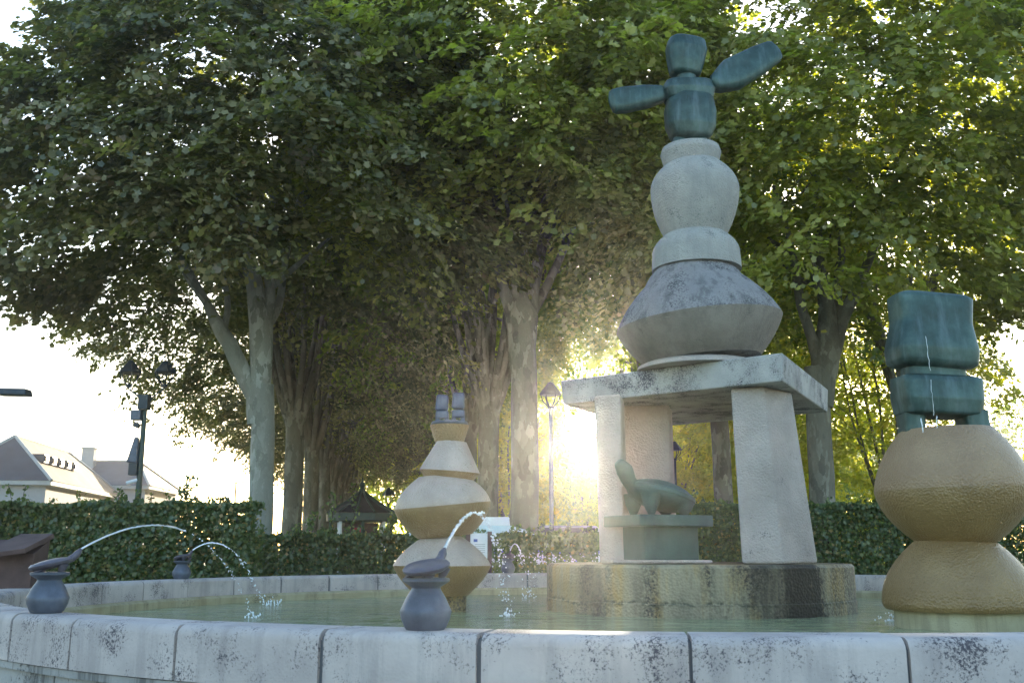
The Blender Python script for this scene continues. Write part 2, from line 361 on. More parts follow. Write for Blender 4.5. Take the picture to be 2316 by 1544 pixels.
def leaf_mesh(name, P, Nn, size, tmpl, material, rnd=None):
    V = leaf_arrays(P, Nn, size, tmpl); n, k = V.shape[:2]
    me = bpy.data.meshes.new(name); me.vertices.add(n * k); me.vertices.foreach_set('co', V.reshape(-1).astype(np.float32))
    me.loops.add(n * k); me.loops.foreach_set('vertex_index', np.arange(n * k, dtype=np.int32))
    me.polygons.add(n); me.polygons.foreach_set('loop_start', np.arange(0, n * k, k, dtype=np.int32))
    try: me.polygons.foreach_set('loop_total', np.full(n, k, dtype=np.int32))
    except Exception: pass
    me.update(calc_edges=True)
    a = me.attributes.new('rnd', 'FLOAT', 'FACE')
    a.data.foreach_set('value', (rng.random(n) if rnd is None else np.clip(rnd, 0, 1)).astype(np.float32))
    me.materials.append(material); return me

# ================================================================== SETTING
def sheet(name, x0, x1, y0, y1, z, material):
    b = MB(); b.add([(x0, y0, z), (x1, y0, z), (x1, y1, z), (x0, y1, z)], [(0, 1, 2, 3)])
    return tag(b.build(name, material), kind='structure')
sheet('ground', -600, 600, -300, 1200, 0, M['ground'])
sheet('lawn', -60, 60, 19.2, 110, 0.004, M['grass'])

# ================================================================== BASIN
CX, CYc, RO = 1.48, 11.0, 6.6; RIM = 0.72; WATER = 0.38; W = 0.34
basin = empty('fountain_basin', (CX, CYc, 0), 'large round stone fountain basin with pale lichened coping blocks', 'fountain basin')
def pol(r, a, z): return Vector((r * math.cos(a), r * math.sin(a), z))
def arc_block(a0, a1, prof, seg=4):
    b = MB(); vs = []; n = len(prof)
    for i in range(seg + 1):
        a = a0 + (a1 - a0) * i / seg
        vs += [pol(r, a, z) for r, z in prof]
    fs = [tuple(range(n)), tuple(reversed(range(seg * n, seg * n + n)))]
    for i in range(seg):
        for k in range(n):
            k2 = (k + 1) % n; fs.append((i * n + k, (i + 1) * n + k, (i + 1) * n + k2, i * n + k2))
    b.add(vs, fs); return b
joints_px = [(30, 1374), (165, 1386), (400, 1412), (725, 1430), (1085, 1437), (1560, 1438), (2050, 1434)]
ja = []
for px, py in joints_px:
    # joint lies on the outer circle in the direction of that pixel
    r = ray(px, py); dx, dy = r.x, r.y; L = math.hypot(dx, dy); dx /= L; dy /= L
    bq = dx * CX + dy * CYc; disc = bq * bq - (CX * CX + CYc * CYc - RO * RO)
    s = bq - math.sqrt(max(disc, 0.0)); ja.append(math.atan2(dy * s - CYc, dx * s - CX))
ja = [a for a in ja if True]
ja = sorted(ja)
step = 0.92 / RO; a = ja[-1]; end = ja[0] + 2 * math.pi
nrem = round((end - a) / step); step = (end - a) / nrem
angles = ja + [a + step * (k + 1) for k in range(nrem)]
bev = 0.055
prof = [(RO, 0.45)]
for k in range(5):
    q = math.pi / 2 * k / 4; prof.append((RO - bev + bev * math.cos(q), RIM - bev + bev * math.sin(q)))
for k in range(5):
    q = math.pi / 2 * (1 + k / 4); prof.append((RO - W + bev + bev * math.cos(q), RIM - bev + bev * math.sin(q)))
prof.append((RO - W, 0.45))
GAP = 0.014 / RO
for i in range(len(angles) - 1):
    g1 = GAP * random.uniform(.5, 1.5); dz = random.uniform(-.003, .003)
    pr = [(r + random.uniform(-.002, .004), z + (dz if z > .5 else 0)) for r, z in prof]
    o = arc_block(angles[i] + g1, angles[i + 1] - g1, pr, 5).build('coping_block', M['coping'], basin, smooth=40)
def ring(name, prof, material, parent=basin, seg=160, kind=None):
    b = MB(); n = len(prof); vs = []; fs = []
    for i in range(seg):
        a = 2 * math.pi * i / seg; vs += [pol(r, a, z) for r, z in prof]
    for i in range(seg):
        j = (i + 1) % seg
        for k in range(n):
            k2 = (k + 1) % n; fs.append((i * n + k, j * n + k, j * n + k2, i * n + k2))
    b.add(vs, fs); return b.build(name, material, parent, smooth=40)
ring('mortar_bed', [(RO - .02, .447), (RO - .02, RIM - .05), (RO - .05, RIM - .022), (RO - W + .05, RIM - .022), (RO - W + .02, RIM - .05), (RO - W + .02, .447)], M['mortar'])
ring('string_course', [(RO - .012, .405), (RO - .012, .444), (RO - W + .01, .444), (RO - W + .01, .405)], M['coping_low'])
nl = 44
for i in range(nl):
    a0 = 2 * math.pi * i / nl + .05; a1 = 2 * math.pi * (i + 1) / nl + .05
    arc_block(a0 + GAP * .7, a1 - GAP * .7, [(RO - .045, .0), (RO - .045, .402), (RO - W + .05, .402), (RO - W + .05, .0)], 4).build('wall_block', M['coping_low'], basin)
ring('wall_core', [(RO - .065, .0), (RO - .065, .40), (RO - W + .07, .40), (RO - W + .07, .0)], M['mortar'])
ring('inner_ledge', [(RO - W + .005, .2), (RO - W + .005, .49), (RO - W - .06, .485), (RO - W - .09, .46), (RO - W - .09, .2)], M['inner'])
b = MB(); b.lathe([(RO - W, .0), (RO - W, .12)], seg=96); b.build('basin_floor', M['inner'], basin)
b = MB(); nn = 96
gr = [0.0] + list(np.linspace(.05, RO - W - .03, 150)); ns = 420
def ripple(x, y):
    z = 0
    for (lx, ly, amp, ph) in RIP: z += amp * math.sin(x * lx + y * ly + ph)
    return z * (.6 + .4 * math.sin(x * 1.1 + 2) * math.sin(y * .9))
rw = random.Random(5); RIP = []
for k in range(9):
    L_ = rw.uniform(.16, .6); th = rw.gauss(1.57, .55); RIP.append((2 * math.pi / L_ * math.cos(th), 2 * math.pi / L_ * math.sin(th), .0042 * L_ ** .9, rw.uniform(0, 6)))
vs = []; fs = []
for r in gr[1:]:
    for k in range(ns):
        p = pol(r, 2 * math.pi * k / ns, 0); vs.append((p.x, p.y, ripple(p.x, p.y)))
for i in range(len(gr) - 2):
    for k in range(ns):
        k2 = (k + 1) % ns; fs.append((i * ns + k, (i + 1) * ns + k, (i + 1) * ns + k2, i * ns + k2))
fs.append(tuple(range(ns)))
b.add(vs, fs)
o = b.build('water', M['water'], smooth=80); o.location = (CX, CYc, WATER); tag(o, kind='structure')

# ================================================================== CENTRE SCULPTURE
YD = 12.75; ztop = 0.934
cd = at(1575, 1275, YD); RD = 1.87
b = MB(); pr = [(RD + .008, 0.12), (RD + .008, 0.52), (RD - .002, 0.53), (RD, .60), (RD, .90), (RD - .03, ztop)]
b.lathe(pr, (0, 0, 0), 96)
drum = b.build('stone_drum', M['drum'], smooth=35); drum.location = (cd.x, YD, 0)
tag(drum, 'low round stone drum with dark run-off stains standing in the water', 'plinth')

ZT = at(1770, 797, 11.35).z; NEAR = at(1770, 797, 11.35)
def plane_pt(px, py): return on_plane(px, py, ZT)
Lc = plane_pt(1268, 860); Rc = plane_pt(1873, 880)
# keep the slab a proper parallelogram
Bc = Lc + (Rc - NEAR)
TH = 0.33
tbl = empty('stone_table', ((Lc + Rc) / 2).xy.to_3d() + Vector((0, 0, ztop)), 'big pale stone table on four tapering legs carrying the tall column', 'stone table')
def child(o, p):
    o.parent = p; o.matrix_parent_inverse = Matrix.Translation(p.location).inverted() if p.rotation_euler.z == 0 else p.matrix_world.inverted(); return o
b = MB(); cen = (Lc + Rc + NEAR + Bc) / 4
top4 = [NEAR, Rc, Bc, Lc]; bot4 = [cen + (p - cen) * 0.985 - Vector((0, 0, TH)) for p in top4]
b.hexa(bot4, top4); child(b.build('tabletop', M['table_top'], bevel=0.02), tbl)
ex = (Lc - NEAR); ey = (Rc - NEAR)
def tp(u, v, z): p = NEAR + ex * u + ey * v; return Vector((p.x, p.y, z))
zt2 = ZT - TH + .004
print('TABLE', NEAR, Lc, Rc, 'len', ex.length, ey.length)
def leg(u0, u1, v0, v1, spread=.0, off=(0, 0), k=.82):
    b = MB()
    B4 = [tp(u0, v0, ztop), tp(u0, v1, ztop), tp(u1, v1, ztop), tp(u1, v0, ztop)]
    c = sum(B4, Vector()) / 4; T4 = [c + (p - c) * k + Vector((off[0], off[1], 0)) for p in B4]
    for p in T4: p.z = zt2
    b.hexa(B4, T4); child(b.build('leg', M['table'], bevel=0.035), tbl)
def legpx(bl, br, tl, tr, Yb, depth, Yt=None):
    Yt = Yt or Yb
    xb0, xb1 = at(bl, 1272, Yb).x, at(br, 1272, Yb).x
    py_t = 900
    # px at the underside for this depth
    mt_ = metre(zt2, Yt); xt0, xt1 = (tl - 1158) * mt_, (tr - 1158) * mt_
    return xb0, xb1, xt0, xt1
def legbox(bl, br, tl, tr, Yb, dep, skew=0.0):
    xb0, xb1, xt0, xt1 = legpx(bl, br, tl, tr, Yb, dep)
    b = MB(); td = dep * .82; o = (dep - td) / 2
    B4 = [(xb0, Yb + skew, ztop), (xb1, Yb - skew, ztop), (xb1 + .06, Yb + dep, ztop), (xb0 + .06, Yb + dep + skew, ztop)]
    T4 = [(xt0, Yb + o + skew, zt2), (xt1, Yb + o - skew, zt2), (xt1 + .06, Yb + o + td, zt2), (xt0 + .06, Yb + o + td + skew, zt2)]
    b.hexa([Vector(p) for p in B4], [Vector(p) for p in T4]); child(b.build('leg', M['table'], bevel=0.04), tbl)

# right front leg seen on its corner: two faces
def leg_poly(bpts, tpts):
    b = MB(); b.hexa(bpts, tpts); child(b.build('leg', M['table'], bevel=0.04), tbl)
def P(px, Y, z): return Vector(((px - 1158) * metre(z, Y), Y, z))
leg_poly([P(1676, 11.75, ztop), P(1772, 11.55, ztop), P(1852, 12.1, ztop), P(1760, 12.5, ztop)],
         [P(1650, 11.9, zt2), P(1727, 11.75, zt2), P(1792, 12.2, zt2), P(1722, 12.5, zt2)])
leg_poly([P(1356, 12.5, ztop), P(1412, 12.3, ztop), P(1425, 12.9, ztop), P(1370, 13.0, ztop)],
         [P(1343, 12.5, zt2), P(1403, 12.35, zt2), P(1412, 12.85, zt2), P(1355, 12.95, zt2)])
leg_poly([P(1404, 13.35, ztop), P(1524, 13.25, ztop), P(1534, 13.9, ztop), P(1414, 14.0, ztop)],
         [P(1402, 13.4, zt2), P(1514, 13.3, zt2), P(1520, 13.8, zt2), P(1408, 13.9, zt2)])
leg_poly([P(1690, 13.3, ztop), P(1790, 13.2, ztop), P(1800, 13.8, ztop), P(1700, 13.9, ztop)],
         [P(1680, 13.3, zt2), P(1760, 13.2, zt2), P(1765, 13.7, zt2), P(1690, 13.8, zt2)])

# column of turned stones; each entry: centre px, rows of (py, radius px)
def stones(root, Y, tiers, material_of, lean=None):
    for i, (cxp, rows, mname, tilt, *low) in enumerate(tiers):
        pts = []
        zc = at(cxp, rows[len(rows) // 2][0], Y).z; X = (cxp - 1158) * metre(zc, Y)
        for py, rp in rows:
            z = at(cxp, py, Y).z; pts.append((rp * metre(z, Y), z - zc))
        pts = sorted(pts, key=lambda q: q[1])
        # round the profile with a spline between the given rows, but keep creases
        prof = []
        for j in range(len(pts) - 1):
            (r0, z0), (r1, z1) = pts[j], pts[j + 1]
            for k in range(6):
                t = k / 6; bulge = 4 * t * (1 - t) * tilt[2] * abs(r1 - r0)
                prof.append((r0 + (r1 - r0) * t + bulge, z0 + (z1 - z0) * t))
        prof.append(pts[-1])
        b = MB(); b.lathe(prof, (0, 0, 0), 72, rot3(R_(tilt[0]), R_(tilt[1]), 0))
        o = b.build('stone_tier', M[mname], None, smooth=38)
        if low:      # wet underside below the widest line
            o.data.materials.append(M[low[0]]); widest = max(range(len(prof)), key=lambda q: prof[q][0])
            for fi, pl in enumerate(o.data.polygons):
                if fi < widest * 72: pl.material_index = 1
        o.parent = root; o.location = Vector((X, Y, zc)) - root.location
YS = 12.6
zb = at(1580, 820, YS).z
col = empty('stacked_stone_column', (at(1580, 820, YS).x, YS, ZT), 'tall pale column of stacked rounded stones on top of the stone table', 'stone column', 'stone columns of the fountain')
stones(col, YS, [
    (1568, [(818, 128), (735, 186), (640, 110), (606, 82)], 'stone_grey', (0, -5, .11), 'stone_brown'),
    (1574, [(613, 100), (580, 98), (527, 58)], 'stone_green', (0, 0, .3)),
    (1571, [(541, 66), (430, 99), (372, 58)], 'stone_green', (0, 2, .24)),
    (1562, [(378, 60), (350, 68), (338, 64)], 'stone_green', (0, 0, .0)),
], None)
b = MB(); zz = ZT + .003
b.lathe([(.80, 0), (.78, .05), (.70, .085)], (0, 0, 0), 72); o = b.build('stone_pad', M['table'], None, smooth=40); o.parent = col; o.location = Vector((col.location.x, YS, zz)) - col.location
print('column base', zb, 'ZT', ZT)

# bronze figure on the column: plain rounded limbs and body
fg = empty('bronze_figure', at(1562, 336, YS), 'green bronze abstract figure with outstretched arms on top of the tall column', 'statue')
def bpart(name, c, size, rot=(0, 0, 0), top=(1, 1), root=None, material=None, Y=YS, bevel=.05):
    mm = metre(at(c[0], c[1], Y).z, Y); cc = at(c[0], c[1], Y); cc.x = (c[0] - 1158) * mm
    b = MB(); b.box((0, 0, 0), (size[0] * mm, size[2] * mm, size[1] * mm * 1.04), rot3(*[R_(a) for a in rot]), top)
    o = b.build(name, material or M['bronze'], None, bevel=bevel); o.parent = root; o.location = cc - root.location; return o
def loft(name, p0, p1, secs, Y, root, material=None, roll=0, depth=None, pw=.55, Y1=None):
    """plain rounded bar from photo pixel p0 to p1; secs = (t, half width, half depth) in photo pixels"""
    a = at(p0[0], p0[1], Y); a.x = (p0[0] - 1158) * metre(a.z, Y); c = at(p1[0], p1[1], Y1 or Y); c.x = (p1[0] - 1158) * metre(c.z, Y1 or Y)
    mm = metre((a.z + c.z) / 2, Y); ax = (c - a); L_ = ax.length; ax.normalize(); yv = Vector((0, 1, 0)); yv = (yv - ax * yv.dot(ax)).normalized(); xv = yv.cross(ax)
    if roll: q = Matrix.Rotation(R_(roll), 3, ax); xv = q @ xv; yv = q @ yv
    T = [q[0] for q in secs]; n = 26; seg = 36; b = MB(); vs = []; fs = []
    sp = lambda x: math.copysign(abs(x) ** pw, x)
    for i in range(n + 1):
        t = i / n; w = np.interp(t, T, [q[1] for q in secs]) * mm; dd = np.interp(t, T, [q[2] for q in secs]) * mm
        e = min(1, (1 - (1 - min(t, 1 - t) / .09) ** 2) ** .5 if min(t, 1 - t) < .09 else 1); e = .35 + .65 * e
        for k in range(seg):
            th = 2 * math.pi * k / seg; vs.append(ax * (L_ * t) + xv * (w * e * sp(math.cos(th))) + yv * (dd * e * sp(math.sin(th))))
    for i in range(n):
        for k in range(seg):
            k2 = (k + 1) % seg; fs.append((i * seg + k, i * seg + k2, (i + 1) * seg + k2, (i + 1) * seg + k))
    fs.append(tuple(reversed(range(seg)))); fs.append(tuple(range(n * seg, (n + 1) * seg)))
    b.add(vs, fs); o = b.build(name, material or M['bronze'], None, smooth=50); o.parent = root; o.location = a - root.location
    return o
loft('torso', (1562, 322), (1560, 214), [(0, 40, 34), (.3, 56, 42), (.62, 58, 42), (1, 50, 36)], YS, fg, pw=.7, roll=8)
loft('shoulders', (1558, 232), (1554, 186), [(0, 52, 34), (.5, 60, 38), (1, 52, 32)], YS, fg, pw=.6, roll=8)
loft('neck', (1553, 192), (1552, 160), [(0, 20, 20), (1, 24, 20)], YS, fg, pw=.9)
loft('head', (1549, 176), (1553, 88), [(0, 32, 26), (.35, 40, 32), (.7, 46, 34), (1, 40, 28)], YS, fg, pw=.65, roll=10)
loft('arm', (1506, 212), (1378, 232), [(0, 17, 16), (.35, 26, 18), (.75, 30, 17), (1, 27, 13)], YS, fg, pw=.6, Y1=YS - .1)
loft('arm', (1608, 196), (1760, 112), [(0, 17, 18), (.3, 38, 20), (.7, 34, 18), (1, 26, 13)], YS, fg, pw=.6, Y1=YS + .15)
loft('foot', (1536, 334), (1538, 305), [(0, 18, 24), (1, 14, 20)], YS, fg, pw=.8)
loft('foot', (1584, 334), (1582, 305), [(0, 18, 24), (1, 14, 20)], YS, fg, pw=.8)

# pedestal and tortoise under the table
YP = 12.1
ped = empty('bronze_pedestal', (at(1500, 1270, YP).x, YP, ztop), 'verdigris bronze block pedestal with an overhanging slab under the stone table', 'pedestal')
def pxbox(name, x0, x1, y0, y1, Y, dep, material, root, rz=0, bevel=.015):
    A = at(x0, y1, Y); Bq = at(x1, y0, Y); b = MB()
    b.box((0, 0, 0), (Bq.x - A.x, dep, Bq.z - A.z), rot3(0, 0, R_(rz)))
    o = b.build(name, material, None, bevel=bevel); o.parent = root; o.location = Vector(((A.x + Bq.x) / 2, Y + dep / 2, (A.z + Bq.z) / 2)) - root.location; return o
pxbox('base_plate', 1385, 1612, 1266, 1273.5, 11.7, 1.2, M['table'], ped, 0)
pxbox('block', 1424, 1566, 1189, 1266, 12.0, .66, M['bronze_light'], ped, 24)
pxbox('slab', 1398, 1594, 1163, 1189, 11.85, .95, M['bronze_light'], ped, 24)
def tortoise(root, L, zrot, tilt, material, legm, name_shell='shell', head_up=.5):
    Rm = rot3(0, 0, zrot) @ rot3(0, -tilt, 0)
    h = L * .2
    b = MB(); b.ell(Rm @ Vector((0, 0, 0)), (L * .5, L * .4, L * .2), Rm, 28, 14); o = b.build(name_shell, material, root, smooth=60)
    b = MB(); b.lathe([(L * .36, -L * .02), (L * .515, -L * .0), (L * .51, L * .05), (L * .42, L * .10)], (0, 0, 0), 32, Rm, .8); b.build('shell_rim', material, root, smooth=50)
    b = MB(); b.tube(catmull([Rm @ Vector((L * .38, 0, -L * .02)), Rm @ Vector((L * .52, 0, L * .08 * head_up)), Rm @ Vector((L * .64, 0, L * .3 * head_up)), Rm @ Vector((L * .76, 0, L * .42 * head_up))], 4), lerpl([L * .11, L * .10, L * .12, L * .06], 13), 12); b.build('head', legm, root, smooth=60)
    return Rm
tor = empty('bronze_tortoise', (at(1500, 1100, YP).x, YP + .25, at(1500, 1118, YP).z), 'large green bronze tortoise resting on the pedestal slab under the stone table', 'sculpture')
L = 165 * .0054
Rm = tortoise(tor, L, math.pi + .45, R_(14), M['bronze_light'], M['bronze_light'], head_up=.62)
zs = at(1500, 1163, 11.9).z - tor.location.z
for sx, sy in ((.3, .22), (.3, -.22), (-.25, .22), (-.25, -.22)):
    p = Rm @ Vector((L * sx, L * sy, -L * .05)); b = MB(); b.tube([(p.x, p.y, p.z), (p.x, p.y, (p.z + zs) / 2), (p.x, p.y, zs)], [L * .14, L * .11, L * .04], 14); b.build('leg', M['bronze_light'], tor, smooth=60)

# ================================================================== LEFT COLUMN
YL = 12.3
lc = empty('stacked_stone_column', (at(1022, 1370, YL).x, YL, WATER), 'wet pale stone column of stacked rounded stones left of the stone table', 'stone column', 'stone columns of the fountain')
stones(lc, YL, [
    (1029, [(1395, 26), (1340, 26)], 'drum', (0, 0, 0)),
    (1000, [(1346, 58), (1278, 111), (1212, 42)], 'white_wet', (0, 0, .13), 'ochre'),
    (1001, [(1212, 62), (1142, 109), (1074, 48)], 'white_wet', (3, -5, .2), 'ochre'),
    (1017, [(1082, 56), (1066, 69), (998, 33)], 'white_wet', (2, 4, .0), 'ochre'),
    (1017, [(999, 33), (962, 44)], 'ochre', (0, 0, .0)),
], None)
def creature(px0, px1, pyt, pyb, Y, root_label, group, legs=True):
    pass
tw = empty('bronze_block_figure', at(1000, 958, YL), 'left one of two small blue-grey bronze block figures on the wet pale column', 'statue', 'small twin bronze figures')
tw2 = empty('bronze_block_figure', at(1037, 958, YL), 'right one of two small blue-grey bronze block figures on the wet pale column', 'statue', 'small twin bronze figures')
for root, cx0, dy in ((tw, 1000, 0), (tw2, 1037, -5)):
    bpart('head', (cx0, 911 + dy), (29, 36, 18), (0, 4, 0), (.94, 1), root, M['bronze_blue'], YL, .03)
    bpart('body', (cx0, 938 + dy * .5), (30, 17, 18), (0, 0, 0), (.95, 1), root, M['bronze_blue'], YL, .02)
    bpart('leg', (cx0 - 10, 950), (9, 14, 12), (0, 0, 0), (1, 1), root, M['bronze_blue'], YL, .01)
    bpart('leg', (cx0 + 10, 950), (9, 14, 12), (0, 0, 0), (1, 1), root, M['bronze_blue'], YL, .01)
b = MB(); b.lathe([(.22, 0), (.23, .02), (.22, .045)], seg=40); o = b.build('bronze_plate', M['bronze_blue'], smooth=40)
zpl = at(1017, 962, YL).z; o.location = ((1017 - 1158) * metre(zpl, YL), YL, zpl)
tag(o, 'thin round bronze plate under the two small figures', 'plate')

# ================================================================== RIGHT COLUMN
YR = 9.75
rc = empty('stacked_stone_column', (at(2165, 1400, YR).x, YR, WATER), 'wet ochre stone column of two rounded stones at the right of the basin', 'stone column', 'stone columns of the fountain')
stones(rc, YR, [
    (2172, [(1425, 142), (1378, 142)], 'inner', (0, 0, 0)),
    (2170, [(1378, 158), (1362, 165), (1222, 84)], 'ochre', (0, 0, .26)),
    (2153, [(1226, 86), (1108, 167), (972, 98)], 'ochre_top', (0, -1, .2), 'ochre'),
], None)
rb = empty('bronze_block_figure', at(2125, 972, YR), 'large green bronze block figure dripping water on the ochre stone column', 'statue')
loft('head', (2108, 840), (2102, 664), [(0, 92, 52), (.25, 96, 58), (.6, 84, 50), (1, 92, 44)], YR, rb, pw=.42, roll=8)
loft('neck', (2112, 862), (2110, 832), [(0, 70, 34), (1, 70, 34)], YR, rb, pw=.5, roll=8)
loft('body', (2122, 946), (2116, 850), [(0, 88, 52), (.4, 94, 58), (.8, 96, 54), (1, 96, 48)], YR, rb, pw=.42, roll=8)
loft('leg', (2062, 985), (2060, 930), [(0, 22, 36), (1, 26, 38)], YR, rb, pw=.5)
loft('leg', (2204, 982), (2194, 930), [(0, 34, 38), (.4, 28, 38), (1, 30, 38)], YR, rb, pw=.5)

# ================================================================== VASES WITH SPOUTING TORTOISES
def rimpt(px, py): return on_plane(px, py, RIM)
def cpt(p, inset):   # centre on the rim for a pixel direction, on the coping's middle line
    d = Vector((p.x - CX, p.y - CYc)); d.normalize(); r = RO - inset
    return Vector((CX + d.x * r, CYc + d.y * r, RIM))
spots = [((107, 1366), 1.0, 'near left rim, jet arching high', 'blue-grey bronze vase with a spouting tortoise on the near left rim'),
         ((962, 1424), 1.0, '', 'blue-grey bronze vase with a spouting tortoise on the near rim before the left column'),
         ((410, 1306), 1.0, '', 'blue-grey bronze vase with a spouting tortoise on the far left rim before the hedge'),
         ((1149, 1291), 1.0, '', 'small distant blue-grey bronze vase with a spouting tortoise on the far rim')]
vprof = [(.088, 0), (.098, .012), (.115, .05), (.1225, .085), (.118, .095), (.095, .145), (.074, .178), (.068, .19), (.072, .197), (.098, .212), (.112, .222), (.113, .234), (.10, .238)]
mouths = []
for i, (pp, sc, _, lab) in enumerate(spots):
    r = ray(*pp); dx, dy = r.x, r.y; Ln = math.hypot(dx, dy); dx /= Ln; dy /= Ln
    rr = RO - (.17 if i else .17)
    bq = dx * CX + dy * CYc; disc = bq * bq - (CX * CX + CYc * CYc - rr * rr)
    s = bq - math.sqrt(max(disc, 0)) if i < 2 else bq + math.sqrt(max(disc, 0))
    p0 = Vector((dx * s, dy * s, RIM)); to = math.atan2(CYc - p0.y, CX - p0.x)
    if i == 0: to = R_(25)
    if i == 1: to = R_(62)
    e = empty('turtle_vase_spout', p0, lab, 'fountain spout', 'turtle spouts on the basin rim')
    if i == 0:
        b = MB(); b.lathe(vprof, seg=40); vm = b.build('vase', M['bronze_blue'], e, smooth=40)
    else: link('vase', vm.data, None, e)
    Ls = .245; zc = .285
    rootd = (0, 0, zc)
    tb = MB(); Rm = rot3(0, 0, to) @ rot3(0, -R_(13), 0)
    tb.ell((0, 0, zc), (Ls * .5, Ls * .43, Ls * .12), Rm, 28, 12); tb.build('shell', M['bronze_brown'], e, smooth=60)
    tb = MB(); tb.lathe([(Ls * .38, -Ls * .09), (Ls * .5, -Ls * .03), (Ls * .515, Ls * .02), (Ls * .45, Ls * .075)], (0, 0, zc), 36, Rm, .86); tb.build('shell_rim', M['bronze_brown'], e, smooth=50)
    C0 = Vector((0, 0, zc)); pts = [C0 + Rm @ Vector(q) for q in ((Ls * .40, 0, 0), (Ls * .53, 0, Ls * .05), (Ls * .64, 0, Ls * .13), (Ls * .73, 0, Ls * .21))]
    tb = MB(); tb.tube(catmull(pts, 4), lerpl([Ls * .09, Ls * .085, Ls * .085, Ls * .03], 13), 12); tb.build('head', M['bronze_brown'], e, smooth=60)
    for sx, sy in ((.28, .24), (.28, -.24), (-.28, .22), (-.28, -.22)):
        q = C0 + Rm @ Vector((Ls * sx, Ls * sy, -Ls * .06)); k = .75
        tb = MB(); tb.tube([q, (q.x * .9, q.y * .9, (q.z + .234) / 2), (q.x * .8, q.y * .8, .234)], [.03, .024, .014], 10); tb.build('leg', M['bronze_brown'], e, smooth=60)
    mouths.append(p0 + pts[-1])

# water jets: a solid stream that breaks into drops
def jet(P0, P1, apex, rad, label, brk=.45, spread=.02, nd=90, i=0):
    root = empty('water_jet', P0, label, 'water jet', 'water jets of the turtle spouts')
    H1 = apex - P0.z; H2 = apex - P1.z; t1 = math.sqrt(H1); t2 = math.sqrt(H2); T = t1 + t2
    def q(t):
        s = t * T; z = apex - (s - t1) ** 2; return Vector((P0.x + (P1.x - P0.x) * t, P0.y + (P1.y - P0.y) * t, z)) - P0
    n = 40; pts = [q(brk * k / n) for k in range(n + 1)]
    rr = random.Random(i)
    b = MB(); b.tube([p + Vector((rr.gauss(0, rad * .35), 0, rr.gauss(0, rad * .35))) * (k / n) for k, p in enumerate(pts)], [rad * (1 + rr.uniform(-.3, .35) * (k / n) * 1.6) for k in range(n + 1)], 8)
    b.build('stream', M['jet'], root, smooth=80)
    b = MB()
    for k in range(nd):
        t = brk + (1 - brk) * rr.random() ** .85; s = rad * rr.uniform(.6, 1.35) * (1 if rr.random() < .6 else .5); sp = spread * ((t - brk) / (1 - brk)) * 1.4 + .002
        p = q(t) + Vector((rr.gauss(0, sp), rr.gauss(0, sp), rr.gauss(0, sp)))
        d = (q(min(1, t + .01)) - q(t)).normalized(); Rq = d.to_track_quat('Z', 'Y').to_matrix()
        b.ell(p, (s, s, s * rr.uniform(1, 1.9)), Rq, 6, 5)
    o = b.build('droplets', M['jet'], root, smooth=80); o['kind'] = 'stuff'
def wpt(px, py): return on_plane(px, py, WATER)
jet(mouths[0], wpt(572, 1392), at(320, 1190, 8.2).z, .0062, 'long arching water jet from the near left turtle spout', .42, .008, 80, 1)
jet(mouths[1], wpt(1150, 1388), at(1060, 1152, 6.6).z, .009, 'thick broken water jet from the spout before the left column', .24, .028, 170, 2)
jet(mouths[2], wpt(598, 1366), at(480, 1226, 13.2).z, .0085, 'short curving water jet from the far left turtle spout', .45, .02, 70, 3)
jet(mouths[3], wpt(1196, 1350), at(1170, 1229, 16.6).z, .009, 'small distant water jet from the far rim spout', .5, .05, 60, 4)
def splash(px, py, label, n=30, r=.14, h=.12, i=0):
    rr = random.Random(50 + i); c = wpt(px, py); b = MB()
    for k in range(n):
        a = rr.uniform(0, 6.28); d = r * rr.random(); s = rr.uniform(.004, .012)
        b.ell(Vector((d * math.cos(a), d * math.sin(a), h * rr.random() ** 1.7 * (1 - d / r * .5))), (s, s, s * 1.5), None, 6, 5)
    for k in range(0):
        a = rr.uniform(0, 6.28); d = r * .5; b.tube([(d * math.cos(a) * .6, d * math.sin(a) * .6, 0), (d * math.cos(a), d * math.sin(a), h * rr.uniform(.3, .7))], [.014, .003], 6)
    root = empty('splash', c, label, 'splash', 'splashes on the pond'); o = b.build('droplets', M['jet'], root, smooth=80); o['kind'] = 'stuff'
splash(616, 1368, 'white splash on the pond left of the pale column', i=1)
splash(572, 1396, 'tiny splash where the long jet lands in the pond', 18, .1, .08, 2)
splash(1398, 1392, 'small splash at the foot of the stained drum', 24, .14, .1, 3)
splash(1196, 1352, 'faint splash near the far rim behind the pond', 20, .12, .12, 4)
splash(1150, 1392, 'splash of the broken jet in the middle of the pond', 22, .15, .1, 5)
splash(2014, 1404, 'splash at the left foot of the ochre column', 30, .16, .14, 6)
# trickles over the right bronze
tr = empty('water_trickle', at(2100, 760, 9.38), 'thin water trickles running down the large bronze block figure', 'water trickle')
rr = random.Random(3)
for x0, y0, x1, y1, rad in ((2094, 760, 2104, 838, .0026), (2105, 858, 2112, 940, .0022), (2083, 945, 2087, 978, .006), (2118, 940, 2120, 970, .005)):
    YY = 9.38; pts = [at(x0 + (x1 - x0) * k / 10 + rr.uniform(-1.2, 1.2), y0 + (y1 - y0) * k / 10, YY) - tr.location for k in range(11)]
    b = MB(); b.tube(pts, [rad * rr.uniform(.4, 1.2) for _ in pts], 6); b.build('stream', M['jet'], tr, smooth=80)

